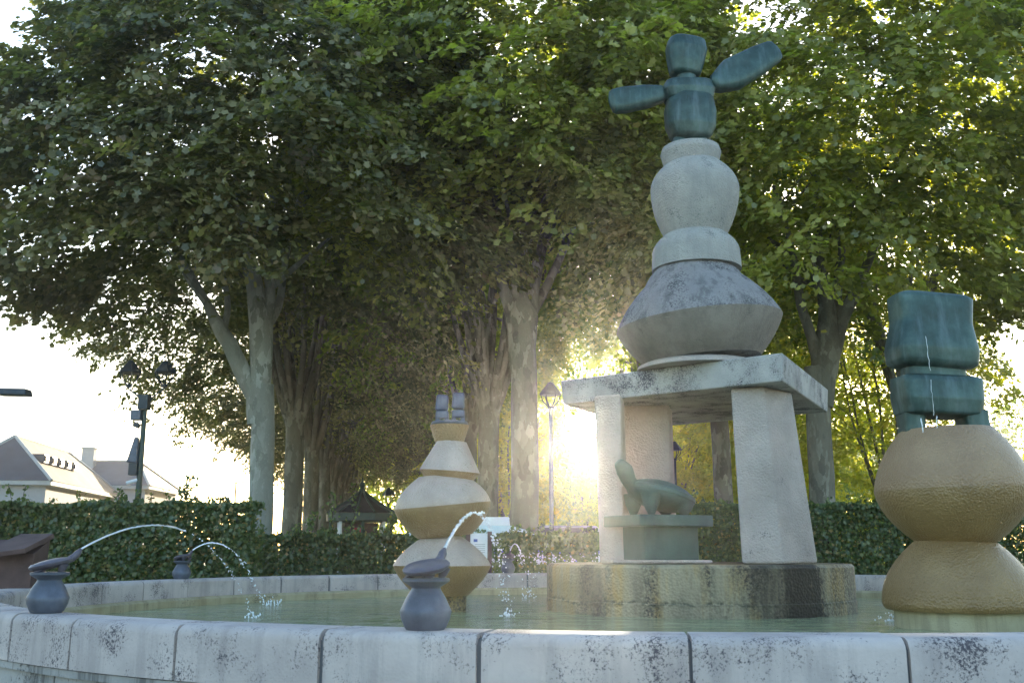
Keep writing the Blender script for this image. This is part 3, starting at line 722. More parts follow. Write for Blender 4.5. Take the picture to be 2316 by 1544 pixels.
# ================================================================== TREES
def branch_pts(p0, dirv, length, n=6, up=.5, wig=.25, rr=random):
    pts = [Vector(p0)]; d = Vector(dirv).normalized()
    for k in range(n):
        d = (d + Vector((rr.uniform(-wig, wig), rr.uniform(-wig, wig), up * .12 + rr.uniform(-wig, wig) * .4))).normalized()
        pts.append(pts[-1] + d * (length / n))
    return pts
def limb_set(b, tips, base, r0, count, height, spreadxy, rr, sub=3):
    for k in range(count):
        a = 2 * math.pi * (k + rr.uniform(-.3, .3)) / count
        d = Vector((math.cos(a) * spreadxy, math.sin(a) * spreadxy, 1.0 + rr.uniform(-.15, .2)))
        L = height * rr.uniform(.8, 1.1); p0 = base + Vector((math.cos(a), math.sin(a), 0)) * r0 * .45 - Vector((0, 0, .4))
        pts = branch_pts(p0, d, L, 8, 1.0, .09, rr); rad = [r0 * rr.uniform(.28, .46) * (1 - .8 * j / 8) for j in range(9)]; rad = sorted(rad, reverse=True)
        b.tube(catmull(pts, 3), lerpl(rad, 25), 8, .04); tips.append(pts[-1])
        for s in range(sub):
            j = rr.randint(3, 6); dd = Vector((math.cos(a + rr.uniform(-1.2, 1.2)), math.sin(a + rr.uniform(-1.2, 1.2)), rr.uniform(.3, .9)))
            sp = branch_pts(pts[j], dd, L * rr.uniform(.3, .5), 5, .4, .25, rr); b.tube(sp, [rad[j] * .5 * (1 - .85 * q / 5) for q in range(6)], 6); tips.append(sp[-1])

def lump(d):
    return 1 + .10 * np.sin(d[:, 0] * 5 + d[:, 2] * 4) + .08 * np.sin(d[:, 1] * 7 - d[:, 2] * 6 + 1) + .05 * np.sin(d[:, 2] * 13 + d[:, 0] * 9)
def clusters(n, cen, rad, zmin, hollow_r, hollow_z, zmax, front=1.0, inner=.15, left_drop=None):
    out = []
    while sum(map(len, out)) < n:
        k = n * 3; d = rng.normal(size=(k, 3)); d /= np.linalg.norm(d, axis=1, keepdims=True)
        rf = 1 - np.abs(rng.normal(0, .11, k)); ins = rng.random(k) < inner; rf[ins] = rng.uniform(.35, .9, ins.sum())
        p = np.array(cen) + d * (rf * lump(d))[:, None] * np.array(rad)
        ok = p[:, 2] < zmax
        zm = np.full(k, float(zmin))
        if left_drop: zm[p[:, 0] < left_drop[0]] = left_drop[1]
        ok &= p[:, 2] > zm
        hd = np.hypot(p[:, 0] - cen[0], p[:, 1] - cen[1]); ok &= ~((hd < hollow_r) & (p[:, 2] < hollow_z))
        ok &= (d[:, 1] < .25) | (rng.random(k) < front)
        out.append(p[ok])
    return np.concatenate(out)[:n]
def leaves_from(cl, cen, per, length=.95, lat=.27):
    """sprays: flat drooping fans of leaves that point out of the crown"""
    n = len(cl); d = cl - np.array(cen); d /= np.linalg.norm(d, axis=1, keepdims=True); d[:, 2] = d[:, 2] * .35
    d += rng.normal(size=d.shape) * .35; d /= np.linalg.norm(d, axis=1, keepdims=True)
    side = np.cross(d, np.array([0, 0, 1.0])); side /= np.linalg.norm(side, axis=1, keepdims=True)
    R = lambda a: np.repeat(a, per, axis=0)
    sz = rng.uniform(.6, 1.45, n); u = rng.random(n * per) ** .8; v = rng.normal(0, 1, n * per) * (1.15 - .6 * u); w = rng.normal(0, .06, n * per)
    L_ = R(sz * length)
    P_ = R(cl) + R(d) * ((u - .35) * L_)[:, None] + R(side) * (v * lat * R(sz))[:, None]
    P_[:, 2] += w - .42 * u * u * L_ - .10 * v * v
    Nn = R(np.array([0, 0, .8]) + d * .55 + rng.normal(size=d.shape) * .2) + rng.normal(size=P_.shape) * .30
    Nn += R(side) * (v * .25)[:, None]
    rnd = np.clip(R(rng.normal(.42, .18, n)) + rng.normal(0, .17, n * per) + .12 * u, 0, 1)
    return P_, Nn, rnd

LEAFME = {}
def single_leaf_mesh(name, material, var):
    me = bpy.data.meshes.new(name); V = STAR * .085
    me.from_pydata([tuple(v) for v in V], [], [tuple(range(len(V)))]); a = me.attributes.new('rnd', 'FLOAT', 'FACE'); a.data[0].value = var; me.materials.append(material); return me

def trunk(b, base, fork, r0, r1, lean=(0, 0), flare=1.35):
    pts = [Vector(base) + (Vector(fork) - Vector(base)) * t + Vector((lean[0] * math.sin(t * 3.1), lean[1] * math.sin(t * 3.1), 0)) for t in np.linspace(0, 1, 14)]
    rad = [r0 + (r1 - r0) * t for t in np.linspace(0, 1, 14)]; rad[0] *= flare; rad[1] *= 1 + (flare - 1) * .45; rad[2] *= 1 + (flare - 1) * .15
    rad[-1] *= .96
    b.tube(pts, rad, 24, .025)
G_AV = 'plane trees of the avenue'
YF = 22.0
def front_tree(px, label, pale, forkpy, r_px, limbs, crown, leafm, nclust, group=G_AV, per=46):
    Xb = (px - 1158) / F * YF * CT; base = Vector((Xb, YF, 0)); fz = at(px, forkpy, YF).z
    fx = (px - 1158) * metre(fz, YF); mb_ = r_px / F * YF
    root = empty('plane_tree', base, label, 'tree', group)
    b = MB(); trunk(b, (Xb, YF, 0), (Xb + (fx - Xb) * .5, YF, fz), mb_ * 1.06, mb_ * .95, (.04, 0))
    child(b.build('trunk', pale, None, smooth=70), root)
    b = MB(); rr = random.Random(px)
    for L_ in limbs:
        pts = []; rad = []
        for (lx, ly, ldy, lr) in L_:
            z = at(lx, ly, YF + ldy).z; pts.append(Vector(((lx - 1158) * metre(z, YF + ldy), YF + ldy, z))); rad.append(lr * metre(z, YF + ldy))
        n = 5; cp = catmull(pts, n); b.tube(cp, lerpl(rad, len(cp)), 14, .03)
        for s in range(4):
            j = rr.randint(len(cp) // 2, len(cp) - 2); a = rr.uniform(0, 6.28)
            sp = branch_pts(cp[j], (math.cos(a) * .8, math.sin(a) * .8, .7), rr.uniform(1.5, 3), 5, .4, .25, rr); r = lerpl(rad, len(cp))[j] * .5
            b.tube(sp, [r * (1 - .85 * q / 5) for q in range(6)], 6)
    child(b.build('limbs', pale, None, smooth=70), root)
    cen, rad, zmin, hr, hz, ld = crown
    cen = (base.x + cen[0], base.y + cen[1], cen[2])
    cl = clusters(nclust, cen, rad, zmin, hr, hz, 15.2, .35, .25, (base.x + ld[0], ld[1]) if ld else None)
    P_, Nn, rnd = leaves_from(cl, cen, per)
    me = leaf_mesh('crown', P_ - np.array(base), Nn, .085, STAR8, leafm, rnd); link('crown', me, None, root)
    # nearest leaves as single pieces
    d = P_[:, 1] + .12 * np.abs(P_[:, 2] - 8); idx = np.argsort(d)[:4000]; idx = rng.choice(idx, 300, replace=False)
    lm = [single_leaf_mesh('leaf', leafm, v) for v in (.3, .7)]
    for j in idx:
        o = bpy.data.objects.new('leaf', lm[j % 2]); COL.objects.link(o); o.parent = root
        o.location = Vector(P_[j]) - base + Vector((rng.normal(0, .1), -.18, rng.normal(0, .1)))
        o.rotation_euler = (R_(90 + rng.normal(-45, 30)), rng.normal(0, .7), rng.normal(0, .8) + math.pi * (rng.random() < .5)); s = rng.uniform(.8, 1.25); o.scale = (s, s, s)
    return root
front_tree(585, 'pale-barked front plane tree of the left row, forking low with a bent left limb', M['bark_pale'], 870, 27, [
    [(583, 960, 0, 24), (584, 900, 0, 27), (590, 830, 0, 25), (590, 740, 0, 27), (578, 660, 0, 20), (560, 560, .3, 14), (540, 430, .5, 9), (520, 280, .8, 5)],
    [(590, 960, .1, 14), (578, 905, 0, 20), (548, 840, -.1, 20), (520, 780, -.2, 18), (498, 745, -.2, 17), (470, 690, -.3, 10), (430, 620, -.4, 8), (380, 540, -.6, 6), (300, 420, -.8, 4)],
    [(600, 740, 0, 12), (612, 680, 0, 11), (606, 590, .2, 11), (612, 480, .3, 8), (640, 330, .5, 5)],
    [(505, 750, -.2, 8), (515, 690, 0, 7), (500, 600, .3, 6), (470, 460, .6, 4)],
    [(590, 760, .2, 10), (630, 690, .8, 9), (650, 560, 1.2, 7), (690, 400, 1.8, 5)],
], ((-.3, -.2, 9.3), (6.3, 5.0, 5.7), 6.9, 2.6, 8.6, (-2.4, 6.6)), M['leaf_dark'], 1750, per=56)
front_tree(1183, 'mottled front plane tree of the middle row, between the pale column and the tall column', M['bark'], 760, 31, [
    [(1181, 840, 0, 28), (1181, 780, 0, 31), (1180, 720, 0, 37), (1165, 660, 0, 22), (1145, 570, .1, 15), (1120, 460, .2, 10), (1100, 320, .4, 6)],
    [(1190, 740, 0, 24), (1205, 650, .2, 16), (1225, 560, .5, 12), (1255, 430, .9, 8), (1290, 280, 1.4, 5)],
    [(1180, 740, .2, 22), (1183, 640, .3, 15), (1180, 530, .4, 12), (1178, 400, .5, 8), (1150, 260, .6, 5)],
    [(1165, 730, 0, 18), (1138, 650, -.3, 12), (1110, 560, -.6, 9), (1060, 430, -1, 6)],
    [(1195, 720, .3, 15), (1240, 640, .8, 10), (1285, 540, 1.4, 8), (1330, 420, 2, 5)],
], ((.2, -.2, 11.0), (4.8, 4.6, 6.2), 7.5, 2.3, 9.2, None), M['leaf'], 1300, per=52)
front_tree(1857, 'dark-barked front plane tree of the right row, forking behind the stone table', M['bark'], 830, 28, [
    [(1859, 920, 0, 25), (1862, 860, 0, 28), (1868, 800, 0, 33), (1872, 730, 0, 22), (1865, 660, .1, 16), (1850, 560, .2, 11), (1850, 400, .4, 7)],
    [(1855, 820, 0, 20), (1835, 760, -.1, 12), (1812, 690, -.2, 11), (1800, 620, -.2, 10), (1785, 540, -.2, 8), (1750, 420, -.2, 5)],
    [(1880, 800, 0, 22), (1905, 720, 0, 16), (1930, 670, 0, 14), (1960, 600, .2, 10), (2010, 470, .6, 7), (2050, 300, 1, 4)],
    [(1872, 780, .3, 16), (1890, 690, .8, 12), (1900, 600, 1.2, 9), (1930, 440, 2, 5)],
], ((.7, -.3, 10.8), (6.4, 4.8, 5.8), 6.4, 2.3, 7.9, None), M['leaf'], 1800, per=52)

# further trees: two unique crowns and trunks, copied down the rows
def make_variant(seed, leafm, zf, crownc, crownr, zmin, hz, r0, nclust=520, per=100, lsize=.085, hr=3.4, limbs=13, tm=RHO):
    rr = random.Random(seed); d = {}
    b = MB(); trunk(b, (0, 0, 0), (0, 0, zf), r0 * 1.05, r0 * .95, (.05, .05)); me = b.build('trunk', M['bark'], None, smooth=70); d['trunk'] = me.data; bpy.data.objects.remove(me)
    b = MB(); tips = []; limb_set(b, tips, Vector((0, 0, zf)), r0 * 1.1, limbs, 8.5, .33, rr, 5)
    me = b.build('limbs', M['bark'], None, smooth=70); d['limbs'] = me.data; bpy.data.objects.remove(me)
    cl = clusters(nclust, crownc, crownr, zmin, hr, hz, 15.5, .8, .25)
    P_, Nn, rnd = leaves_from(cl, crownc, per, 1.2, .36); d['crown'] = leaf_mesh('crown', P_, Nn, lsize, tm, leafm, rnd); return d
VA = make_variant(1, M['leaf_far'], 5.2, (0, 0, 10.2), (4.9, 4.6, 5.8), 6.9, 10.4, .30)
VB = make_variant(2, M['leaf_far'], 5.8, (0, 0, 10.4), (4.7, 4.8, 5.6), 7.0, 10.6, .27)
VC = make_variant(3, M['leaf_dark'], 5.0, (-.6, 0, 9.3), (5.6, 4.6, 5.9), 6.2, 9.6, .28)
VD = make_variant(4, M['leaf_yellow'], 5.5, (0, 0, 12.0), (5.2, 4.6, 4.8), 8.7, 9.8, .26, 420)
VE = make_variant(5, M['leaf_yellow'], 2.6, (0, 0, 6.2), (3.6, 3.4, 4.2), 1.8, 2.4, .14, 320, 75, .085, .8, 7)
def place(v, X, Y, rz, label, group, scale=1.0, name='plane_tree'):
    r = empty(name, (X, Y, 0), label, 'tree', group, rz); r.scale = (scale,) * 3
    for k in ('trunk', 'limbs', 'crown'):
        link(k, v[k], None, r)
    return r
ORD = ['first', 'second', 'third', 'fourth', 'fifth', 'sixth', 'seventh', 'eighth', 'ninth', 'tenth', 'eleventh']
def rowx(X22, Y): return X22 - .125 * (Y - 22)
for k in range(1, 9):
    Y = 22 + 7 * k
    place(VC, rowx(-5.48, Y), Y, random.choice([0, .3, -.3]), 'grey-trunked plane tree, %s from the front in the left row' % ORD[k], G_AV, random.uniform(.95, 1.05))
    place(VA if k % 2 else VB, rowx(.23, Y), Y, random.uniform(0, 6.28), 'grey-trunked plane tree, %s from the front in the middle row' % ORD[k], G_AV, random.uniform(.95, 1.05))
    if k <= 2:
        place(VB if k % 2 else VA, rowx(6.9, Y), Y, random.uniform(0, 6.28), 'grey-trunked plane tree, %s from the front in the right row' % ORD[k], G_AV)
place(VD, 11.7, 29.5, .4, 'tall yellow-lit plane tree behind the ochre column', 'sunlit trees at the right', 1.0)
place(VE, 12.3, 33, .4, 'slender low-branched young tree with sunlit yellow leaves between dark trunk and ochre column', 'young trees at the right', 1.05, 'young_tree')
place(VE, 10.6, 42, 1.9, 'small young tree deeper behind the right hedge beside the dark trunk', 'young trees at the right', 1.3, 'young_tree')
place(VE, 23.6, 40, 3.2, 'small leafy young tree far right behind the hedge', 'young trees at the right', .75, 'young_tree')
place(VE, 14.6, 52, 4, 'young tree far behind the stone table leg in sunlight', 'young trees at the right', 1.5, 'young_tree')
place(VE, -1.2, 58, 2, 'leafy low tree closing the avenue left of the sun', 'distant trees beyond the avenue', 1.35, 'young_tree')
place(VE, 9.4, 50, 5, 'leafy low tree just right of the sun gap', 'distant trees beyond the avenue', 1.35, 'young_tree')
place(VE, .6, 72, 5, 'leafy tree far down the avenue below the sun', 'distant trees beyond the avenue', 1.2, 'young_tree')
place(VE, -.2, 46, 1.3, 'leafy low tree just left of the sun gap', 'distant trees beyond the avenue', .95, 'young_tree')
place(VE, 7.2, 46, 2.3, 'leafy low tree behind the back leg of the stone table', 'distant trees beyond the avenue', .95, 'young_tree')
place(VE, 4.0, 57, 3.3, 'low leafy tree right below the sun', 'distant trees beyond the avenue', .74, 'young_tree')
place(VB, 11.5, 62, 1, 'distant plane tree right of the sun beyond the avenue', 'distant trees beyond the avenue', 1.0)

# far wood closing the view, one mass
def far_wood():
    n = 90000; X = rng.uniform(-18, 44, n); Y = rng.uniform(84, 100, n)
    hgt = 11 + 2.5 * np.sin(X * .45) + 1.5 * np.sin(X * 1.3 + 2); hgt = np.where(X < 0, hgt + 5, hgt)
    g = np.abs(X - 7.8); hgt = np.where(g < 4.5, np.minimum(hgt, 7.5 + g * .4), hgt)
    Z = rng.random(n) ** .8 * hgt
    P_ = np.stack([X, Y, Z], 1); Nn = rng.normal(size=(n, 3)) + np.array([0, -1, .6])
    me = leaf_mesh('far_wood', P_, Nn, .24, RHO, M['leaf_far']); o = link('far_wood', me); tag(o, 'distant mass of green woodland closing the avenue', 'woodland', kind='stuff')
far_wood()
# ground ivy / understorey beyond the hedges
def scatter_leaves(name, n, box, size, material, label, cat, tm=RHO, kind=None, seed=0):
    x0, x1, y0, y1, z0, z1 = box
    P_ = np.stack([rng.uniform(x0, x1, n), rng.uniform(y0, y1, n), z0 + (z1 - z0) * rng.random(n) ** 1.3], 1)
    o = link(name, leaf_mesh(name, P_, rng.normal(size=(n, 3)) + np.array([0, -.5, .8]), size, tm, material)); return tag(o, label, cat, kind=kind)
scatter_leaves('undergrowth', 90000, (-3.5, 18, 46, 78, 0, 5.2), .10, M['leaf_far'], 'low green undergrowth between the far trunks', 'undergrowth', RHO, 'stuff')

# ================================================================== HEDGES
def hedge(x0, x1, Y, dep, top, label, dens=900, sprouts=60, size=.036, ang=0.0, material=None):
    Lh = x1 - x0; root = empty('clipped_hedge', ((x0 + x1) / 2, Y + dep / 2, 0), label, 'hedge', 'clipped hedges behind the basin', ang)
    n = int(Lh * top * dens)
    top -= .06; X = rng.uniform(-Lh / 2, Lh / 2, n); Z = rng.uniform(.05, top, n)
    bump_ = .10 * np.sin(X * 2.3) * np.sin(Z * 3.1 + X) + .05 * np.sin(X * 7 + Z * 5)
    side = rng.random(n); Yl = np.where(side < .68, -dep / 2 + np.abs(rng.normal(0, .16, n)) + bump_, np.where(side < .86, rng.uniform(-dep / 2, dep / 2, n), dep / 2 - np.abs(rng.normal(0, .1, n))))
    topm = rng.random(n) < .14; Z = np.where(topm, top - np.abs(rng.normal(0, .05, n)) + .03 * np.sin(X * 5), Z)
    Yl = np.where(topm, rng.uniform(-dep / 2, dep / 2, n), Yl)
    # thin patches
    keep = (np.sin(X * 3.7 + 1) * np.sin(Z * 5 + X * 1.7) + rng.normal(0, .5, n)) > -1.7
    X, Yl, Z = X[keep], Yl[keep], Z[keep]
    Nn = rng.normal(size=(len(X), 3)) * .6 + np.array([0, -.6, .5])
    link('foliage', leaf_mesh('foliage', np.stack([X, Yl, Z], 1), Nn, size * 1.1, RHW, material or M['leaf_hedge']), None, root)
    rr = random.Random(int(x0 * 10)); b = MB(); PL = []
    for k in range(int(Lh * 2)):
        xx = -Lh / 2 + (k + rr.random()) / 2; b.tube(branch_pts((xx, 0, 0), (rr.uniform(-.1, .1), 0, 1), top * .95, 5, 0, .15, rr), [.03, .025, .02, .015, .01, .006], 6)
        for s in range(3):
            b.tube(branch_pts((xx, 0, top * rr.uniform(.2, .7)), (rr.uniform(-1, 1), -.5, .8), .6, 4, 0, .2, rr), [.012, .01, .008, .006, .003], 5)
    for s in range(sprouts):
        xx = rr.uniform(-Lh / 2, Lh / 2); h = rr.uniform(.03, .32) * rr.random(); p = branch_pts((xx, rr.uniform(-dep / 2, 0), top - .05), (rr.uniform(-.4, .4), -.1, 1), h + .05, 5, 0, .2, rr)
        b.tube(p, [.004] * 6, 4)
        for q in p[1:]:
            for _ in range(3): PL.append(q + Vector((rr.gauss(0, .03), rr.gauss(0, .03), rr.gauss(0, .02))))
    b.build('stems', M['twig'], root)
    if PL:
        PL = np.array([tuple(p) for p in PL]); link('sprouts', leaf_mesh('sprouts', PL, rng.normal(size=PL.shape) + np.array([0, -.3, .5]), size, DIA, material or M['leaf_hedge']), None, root)
    return root
def X_at(px, Y): return (px - 1158) / F * Y * CT
hedge(X_at(-260, 15.6), X_at(566, 15.6), 15.6, .8, 1.87, 'tall clipped green hedge at the left, ending at the pale tree trunk', 4600, 60)
hedge(X_at(560, 19), X_at(1352, 19), 19.0, .8, 1.44, 'lower clipped hedge in the middle, in front of the avenue trunks', 3000, 100)
hedge(X_at(1500, 19.3), X_at(2560, 19.3), 19.3, .9, 2.03, 'tall dark clipped hedge at the right behind the stone table', 2900, 60)
hedge(X_at(1340, 19.6), X_at(1515, 19.6), 19.6, .8, 1.5, 'short low stretch of hedge behind the left legs of the stone table', 2900, 20)
# trailing vine shoots above the middle hedge, and a bushy clump
def shoot(px, pyb, pyt, Y, label):
    b0 = at(px, pyb, Y); t0 = at(px + 12, pyt, Y); rr = random.Random(px); root = empty('climbing_shoot', b0, label, 'plant', 'leafy shoots above the middle hedge')
    pts = [Vector((0, 0, 0))] + [Vector(((t0.x - b0.x) * k / 8 + rr.uniform(-.04, .04), rr.uniform(-.04, .04), (t0.z - b0.z) * k / 8)) for k in range(1, 9)]
    b = MB(); b.tube(pts, .008, 5); b.build('stem', M['twig'], root)
    PL = np.array([tuple(pts[rr.randint(0, 7)].lerp(pts[8], 0) + Vector((rr.gauss(0, .05), rr.gauss(0, .05), rr.uniform(0, .12)))) for _ in range(70)])
    link('foliage', leaf_mesh('foliage', PL, rng.normal(size=PL.shape) + np.array([0, -.5, .4]), .035, DIA, M['leaf_hedge']), None, root)
shoot(742, 1210, 1112, 18.6, 'leafy shoot rising left of the kiosk roof'); shoot(795, 1210, 1092, 18.6, 'tall leafy shoot rising before the kiosk roof')
shoot(880, 1205, 1168, 18.6, 'low leafy shoot beside the pale column'); shoot(700, 1205, 1165, 18.6, 'bushy shoot beside the left trunks'); shoot(420, 1130, 1078, 15.7, 'thin shoot above the left hedge against the sky')
def flowers(name, n, x0, x1, y0, y1, z0, z1, material, label):
    P_ = np.stack([rng.uniform(x0, x1, n), rng.uniform(y0, y1, n), rng.uniform(z0, z1, n)], 1)
    P_[:, 0] += .25 * np.sin(P_[:, 0] * 6)
    o = link(name, leaf_mesh(name, P_, rng.normal(size=(n, 3)) * .5 + np.array([0, -1, .4]), .022, STAR, material)); tag(o, label, 'flowers', kind='stuff')
flowers('flowers', 150, X_at(1110, 18.6), X_at(1345, 18.6), 18.6, 18.95, .85, 1.05, M['petal'], 'small white and blue flowers before the middle hedge')
flowers('flowers', 18, X_at(1110, 18.6), X_at(1345, 18.6), 18.6, 18.95, .85, 1.1, M['petal_blue'], 'small blue flowers before the middle hedge')

# ================================================================== HOUSES AT LEFT
D = Vector((-.125, 1, 0)).normalized(); Q = Vector((-1, -.125, 0)).normalized()   # along the avenue, and leftwards
def hip_house(corner, length, width, eave, ridge, roofm, label, hip=3.5, windows=(), dormers=0, chimney=None, name='house', D=D, Q=Q):
    root = empty(name, (corner.x, corner.y, 0), label, 'house', 'houses behind the left hedge')
    c = Vector((0, 0, 0)); a = c; b_ = c + Q * width; d_ = c + D * length; e_ = d_ + Q * width
    up = Vector((0, 0, 1)); w = MB(); w.hexa([a, d_, e_, b_], [p + up * (eave - .02) for p in (a, d_, e_, b_)]); w.build('wall', M['render'], root)
    ov = .35; A = -D * ov - Q * ov; A2 = -D * ov + Q * (width + ov); D2 = D * (length + ov) - Q * ov; E2 = D * (length + ov) + Q * (width + ov)
    r0 = Q * (width / 2) + D * hip + up * ridge; r1 = Q * (width / 2) + D * (length - hip) + up * ridge
    e = up * eave
    m_ = MB(); m_.add([A + e, A2 + e, E2 + e, D2 + e, r0, r1], [(0, 4, 1), (0, 3, 5, 4), (3, 2, 5), (2, 1, 4, 5), (0, 1, 2, 3)]); ro = m_.build('roof', roofm, root); ro.data.materials.append(M['slate']); ro.data.polygons[0].material_index = 1
    t_ = MB(); t_.hexa([p + up * (eave - .22) for p in (A * .9, D2 - D * .03, E2, A2)], [p + up * (eave - .01) for p in (A * .9, D2 - D * .03, E2, A2)]); t_.build('eaves_board', M['trim'], root)
    # ridge tiles
    t_ = MB(); t_.tube([A + e, r0], .09, 6); t_.tube([r0, r1], .09, 6); t_.tube([r1, D2 + e], .09, 6); t_.tube([A2 + e, r0], .09, 6); t_.build('ridge_tiles', M['trim'], root)
    for (s, z0, ww, hh, side) in windows:
        f = MB()
        if side == 'long': ce = D * s + Q * -.02 + up * (z0 + hh / 2); dirx = D; nrm_ = -Q
        else: ce = Q * s - D * .02 + up * (z0 + hh / 2); dirx = Q; nrm_ = -D
        Rr = Matrix((dirx, nrm_, up)).transposed()
        f.box(ce, (ww + .16, .08, hh + .16), Rr); fo = f.build('window', M['trim'], root)
        g = MB(); g.box(ce + nrm_ * .04, (ww, .05, hh), Rr); g.build('pane', M['darkglass'], fo)
    slope = (Q * (width / 2 + ov) + up * (ridge - eave))
    for k in range(dormers):
        s = .42; base = D * (1.6 + k * (length - 6) / dormers * .9) - Q * ov + up * eave + slope * s
        dm = MB(); Rr = Matrix((D, Q, up)).transposed(); dm.box(base + up * .22 + Q * .25, (.7, .9, .42), Rr); do = dm.build('dormer', M['slate'], root)
        g = MB(); g.box(base + up * .22 - Q * .22, (.5, .06, .28), Rr); g.build('pane', M['darkglass'], do)
    if chimney:
        s, wq, h0, h1 = chimney; ch = MB(); Rr = Matrix((D, Q, up)).transposed(); ch.box(D * s + Q * wq + up * (h0 + h1) / 2, (.8, .6, h1 - h0), Rr); co = ch.build('chimney', M['render'], root)
        ch = MB(); ch.box(D * s + Q * wq + up * (h1 + .06), (.95, .75, .12), Rr); ch.build('chimney_cap', M['trim'], co)
    return root
c1 = at(90, 1246, 50)
hip_house(Vector((c1.x, 50, 0)), 13, 4.8, at(90, 1087, 50).z, at(12, 989, 52.4).z, M['tile'], 'long house with mossy hipped roof and a row of small dormers at the far left', 2.0,
          [(1.4, 2.2, .6, 1.0, 'long'), (3.1, 2.2, .6, 1.0, 'long'), (5.2, 2.2, .6, 1.0, 'long'), (7.2, 2.2, .6, 1.0, 'long'), (2.2, 2.6, 1.5, .9, 'end')], 5)
c2 = at(318, 1246, 66)
hip_house(Vector((c2.x, 66, 0)), 9, 7.2, at(318, 1098, 66).z, at(265, 1043, 69.6).z, M['slate'], 'white walled house with blue slate roof and white chimney behind the lamp post', 1.7,
          [], 0, (4.7, 2.6, 4.5, at(160, 1016, 68.6).z), D=Vector((-1, -.08, 0)).normalized(), Q=Vector((-.05, 1, 0)).normalized())
# ================================================================== STREET LAMPS
def lantern(root, c, s, glassm=None):
    c = Vector(c); b = MB(); b.lathe([(.02, s * .62), (.05, s * .60), (.10, s * .5), (.21, s * .28), (.235, s * .20), (.225, s * .18)], c, 6); lt = b.build('lantern_hood', M['iron'], root)
    b = MB()
    for k in range(6):
        a = k * math.pi / 3; b.tube([c + Vector((.2 * math.cos(a), .2 * math.sin(a), s * .18)), c + Vector((.17 * math.cos(a), .17 * math.sin(a), 0)), c + Vector((.05 * math.cos(a), .05 * math.sin(a), -s * .22))], .011, 5)
    b.lathe([(.06, -s * .30), (.07, -s * .2)], c, 10); b.build('lantern_cage', M['iron'], root)
def lamp2():
    Y = 20.; bx = X_at(303, Y); top = at(322, 893, Y).z; root = empty('double_street_lamp', (bx, Y, 0), 'dark street lamp post with two lanterns and a furled grey banner behind the left hedge', 'street lamp')
    b = MB(); b.tube([(0, 0, 0), (0, 0, 1.2), (.0, 0, top - .3), (0, 0, top)], [.10, .065, .05, .045], 12); b.build('post', M['green_iron'], root, smooth=60)
    for s in (-1, 1):
        b = MB(); b.tube(catmull([(0, 0, top - .35), (.14 * s, 0, top - .05), (.35 * s, 0, top + .12), (.36 * s, 0, top + .2)], 5), .016, 8); b.build('bracket', M['green_iron'], root, smooth=60)
        lantern(root, (.36 * s, 0, top + .34), .6)
    b = MB(); b.box((.0, -.05, top - .16), (.2, .2, .3)); b.build('control_box', M['iron'], root, bevel=.01)
    b = MB(); b.box((-.13, -.05, top - .42), (.2, .2, .2)); b.build('sensor_box', M['bronze_blue'], root, bevel=.01)
    b = MB(); b.box((-.12, -.05, top - .62), (.12, .12, .1), rot3(0, .4, 0)); b.build('camera_head', M['iron'], root, bevel=.01)
    b = MB(); b.box((-.12, -.05, top - 1.12), (.22, .16, .52), rot3(0, .1, 0), (.4, .6)); b.build('furled_banner', M['bronze_blue'], root, bevel=.03)
    b = MB(); b.box((-.11, -.05, top - 1.5), (.17, .16, .24)); b.build('junction_box', M['iron'], root, bevel=.01)
    b = MB(); b.tube([(0, 0, top - 1.7), (-.22, -.1, top - 1.78)], [.04, .035], 8); b.build('security_camera', M['white'], root)
lamp2()
def lamp1(px, pyt, Y, label, sc=1.0):
    bx = X_at(px, Y); top = at(px, pyt, Y).z; root = empty('street_lamp', (bx, Y, 0), label, 'street lamp', 'single-lantern street lamps')
    b = MB(); b.tube([(0, 0, 0), (0, 0, .9), (0, 0, 1.0), (0, 0, top)], [.09, .07, .05, .04], 12); b.build('post', M['iron'], root, smooth=60)
    lantern(root, (0, 0, top + .18 * sc), .62 * sc)
lamp1(1248, 925, 20.4, 'tall single-lantern street lamp beside the mottled middle trunk')
lamp1(1533, 1040, 30, 'distant single-lantern street lamp seen between the table legs')
lamp1(876, 1140, 34, 'small distant street lamp beside the kiosk')
b0 = at(525, 1246, 60); b = MB(); b.tube([(0, 0, 0), (0, 0, 5.1)], [.07, .05], 8); 
root = empty('thin_lamp_post', (b0.x, 60, 0), 'thin far lamp post against the white sky left of the pale trunk', 'street lamp'); b.build('post', M['iron'], root)
b = MB(); b.box((.2, 0, 5.1), (.6, .2, .08)); b.build('lamp_head', M['iron'], root)
# flat road luminaire cut by the left border
Yh = 15.; zl = at(35, 887, Yh).z; xh = (35 - 1158) * metre(zl, Yh)
root = empty('road_lamp', (xh - 1.6, Yh, 0), 'flat grey road lamp head reaching in from the left border', 'street lamp')
b = MB(); b.tube([(0, 0, 0), (0, 0, zl - .6), (.15, 0, zl - .15), (.5, 0, zl), (1.35, 0, zl)], [.09, .06, .05, .04, .035], 10); b.build('post', M['iron'], root, smooth=60)
b = MB(); b.box((1.58, 0, zl), (.48, .26, .10), rot3(0, R_(1), 0), (.9, .8)); b.build('lamp_head', M['iron'], root, bevel=.015)

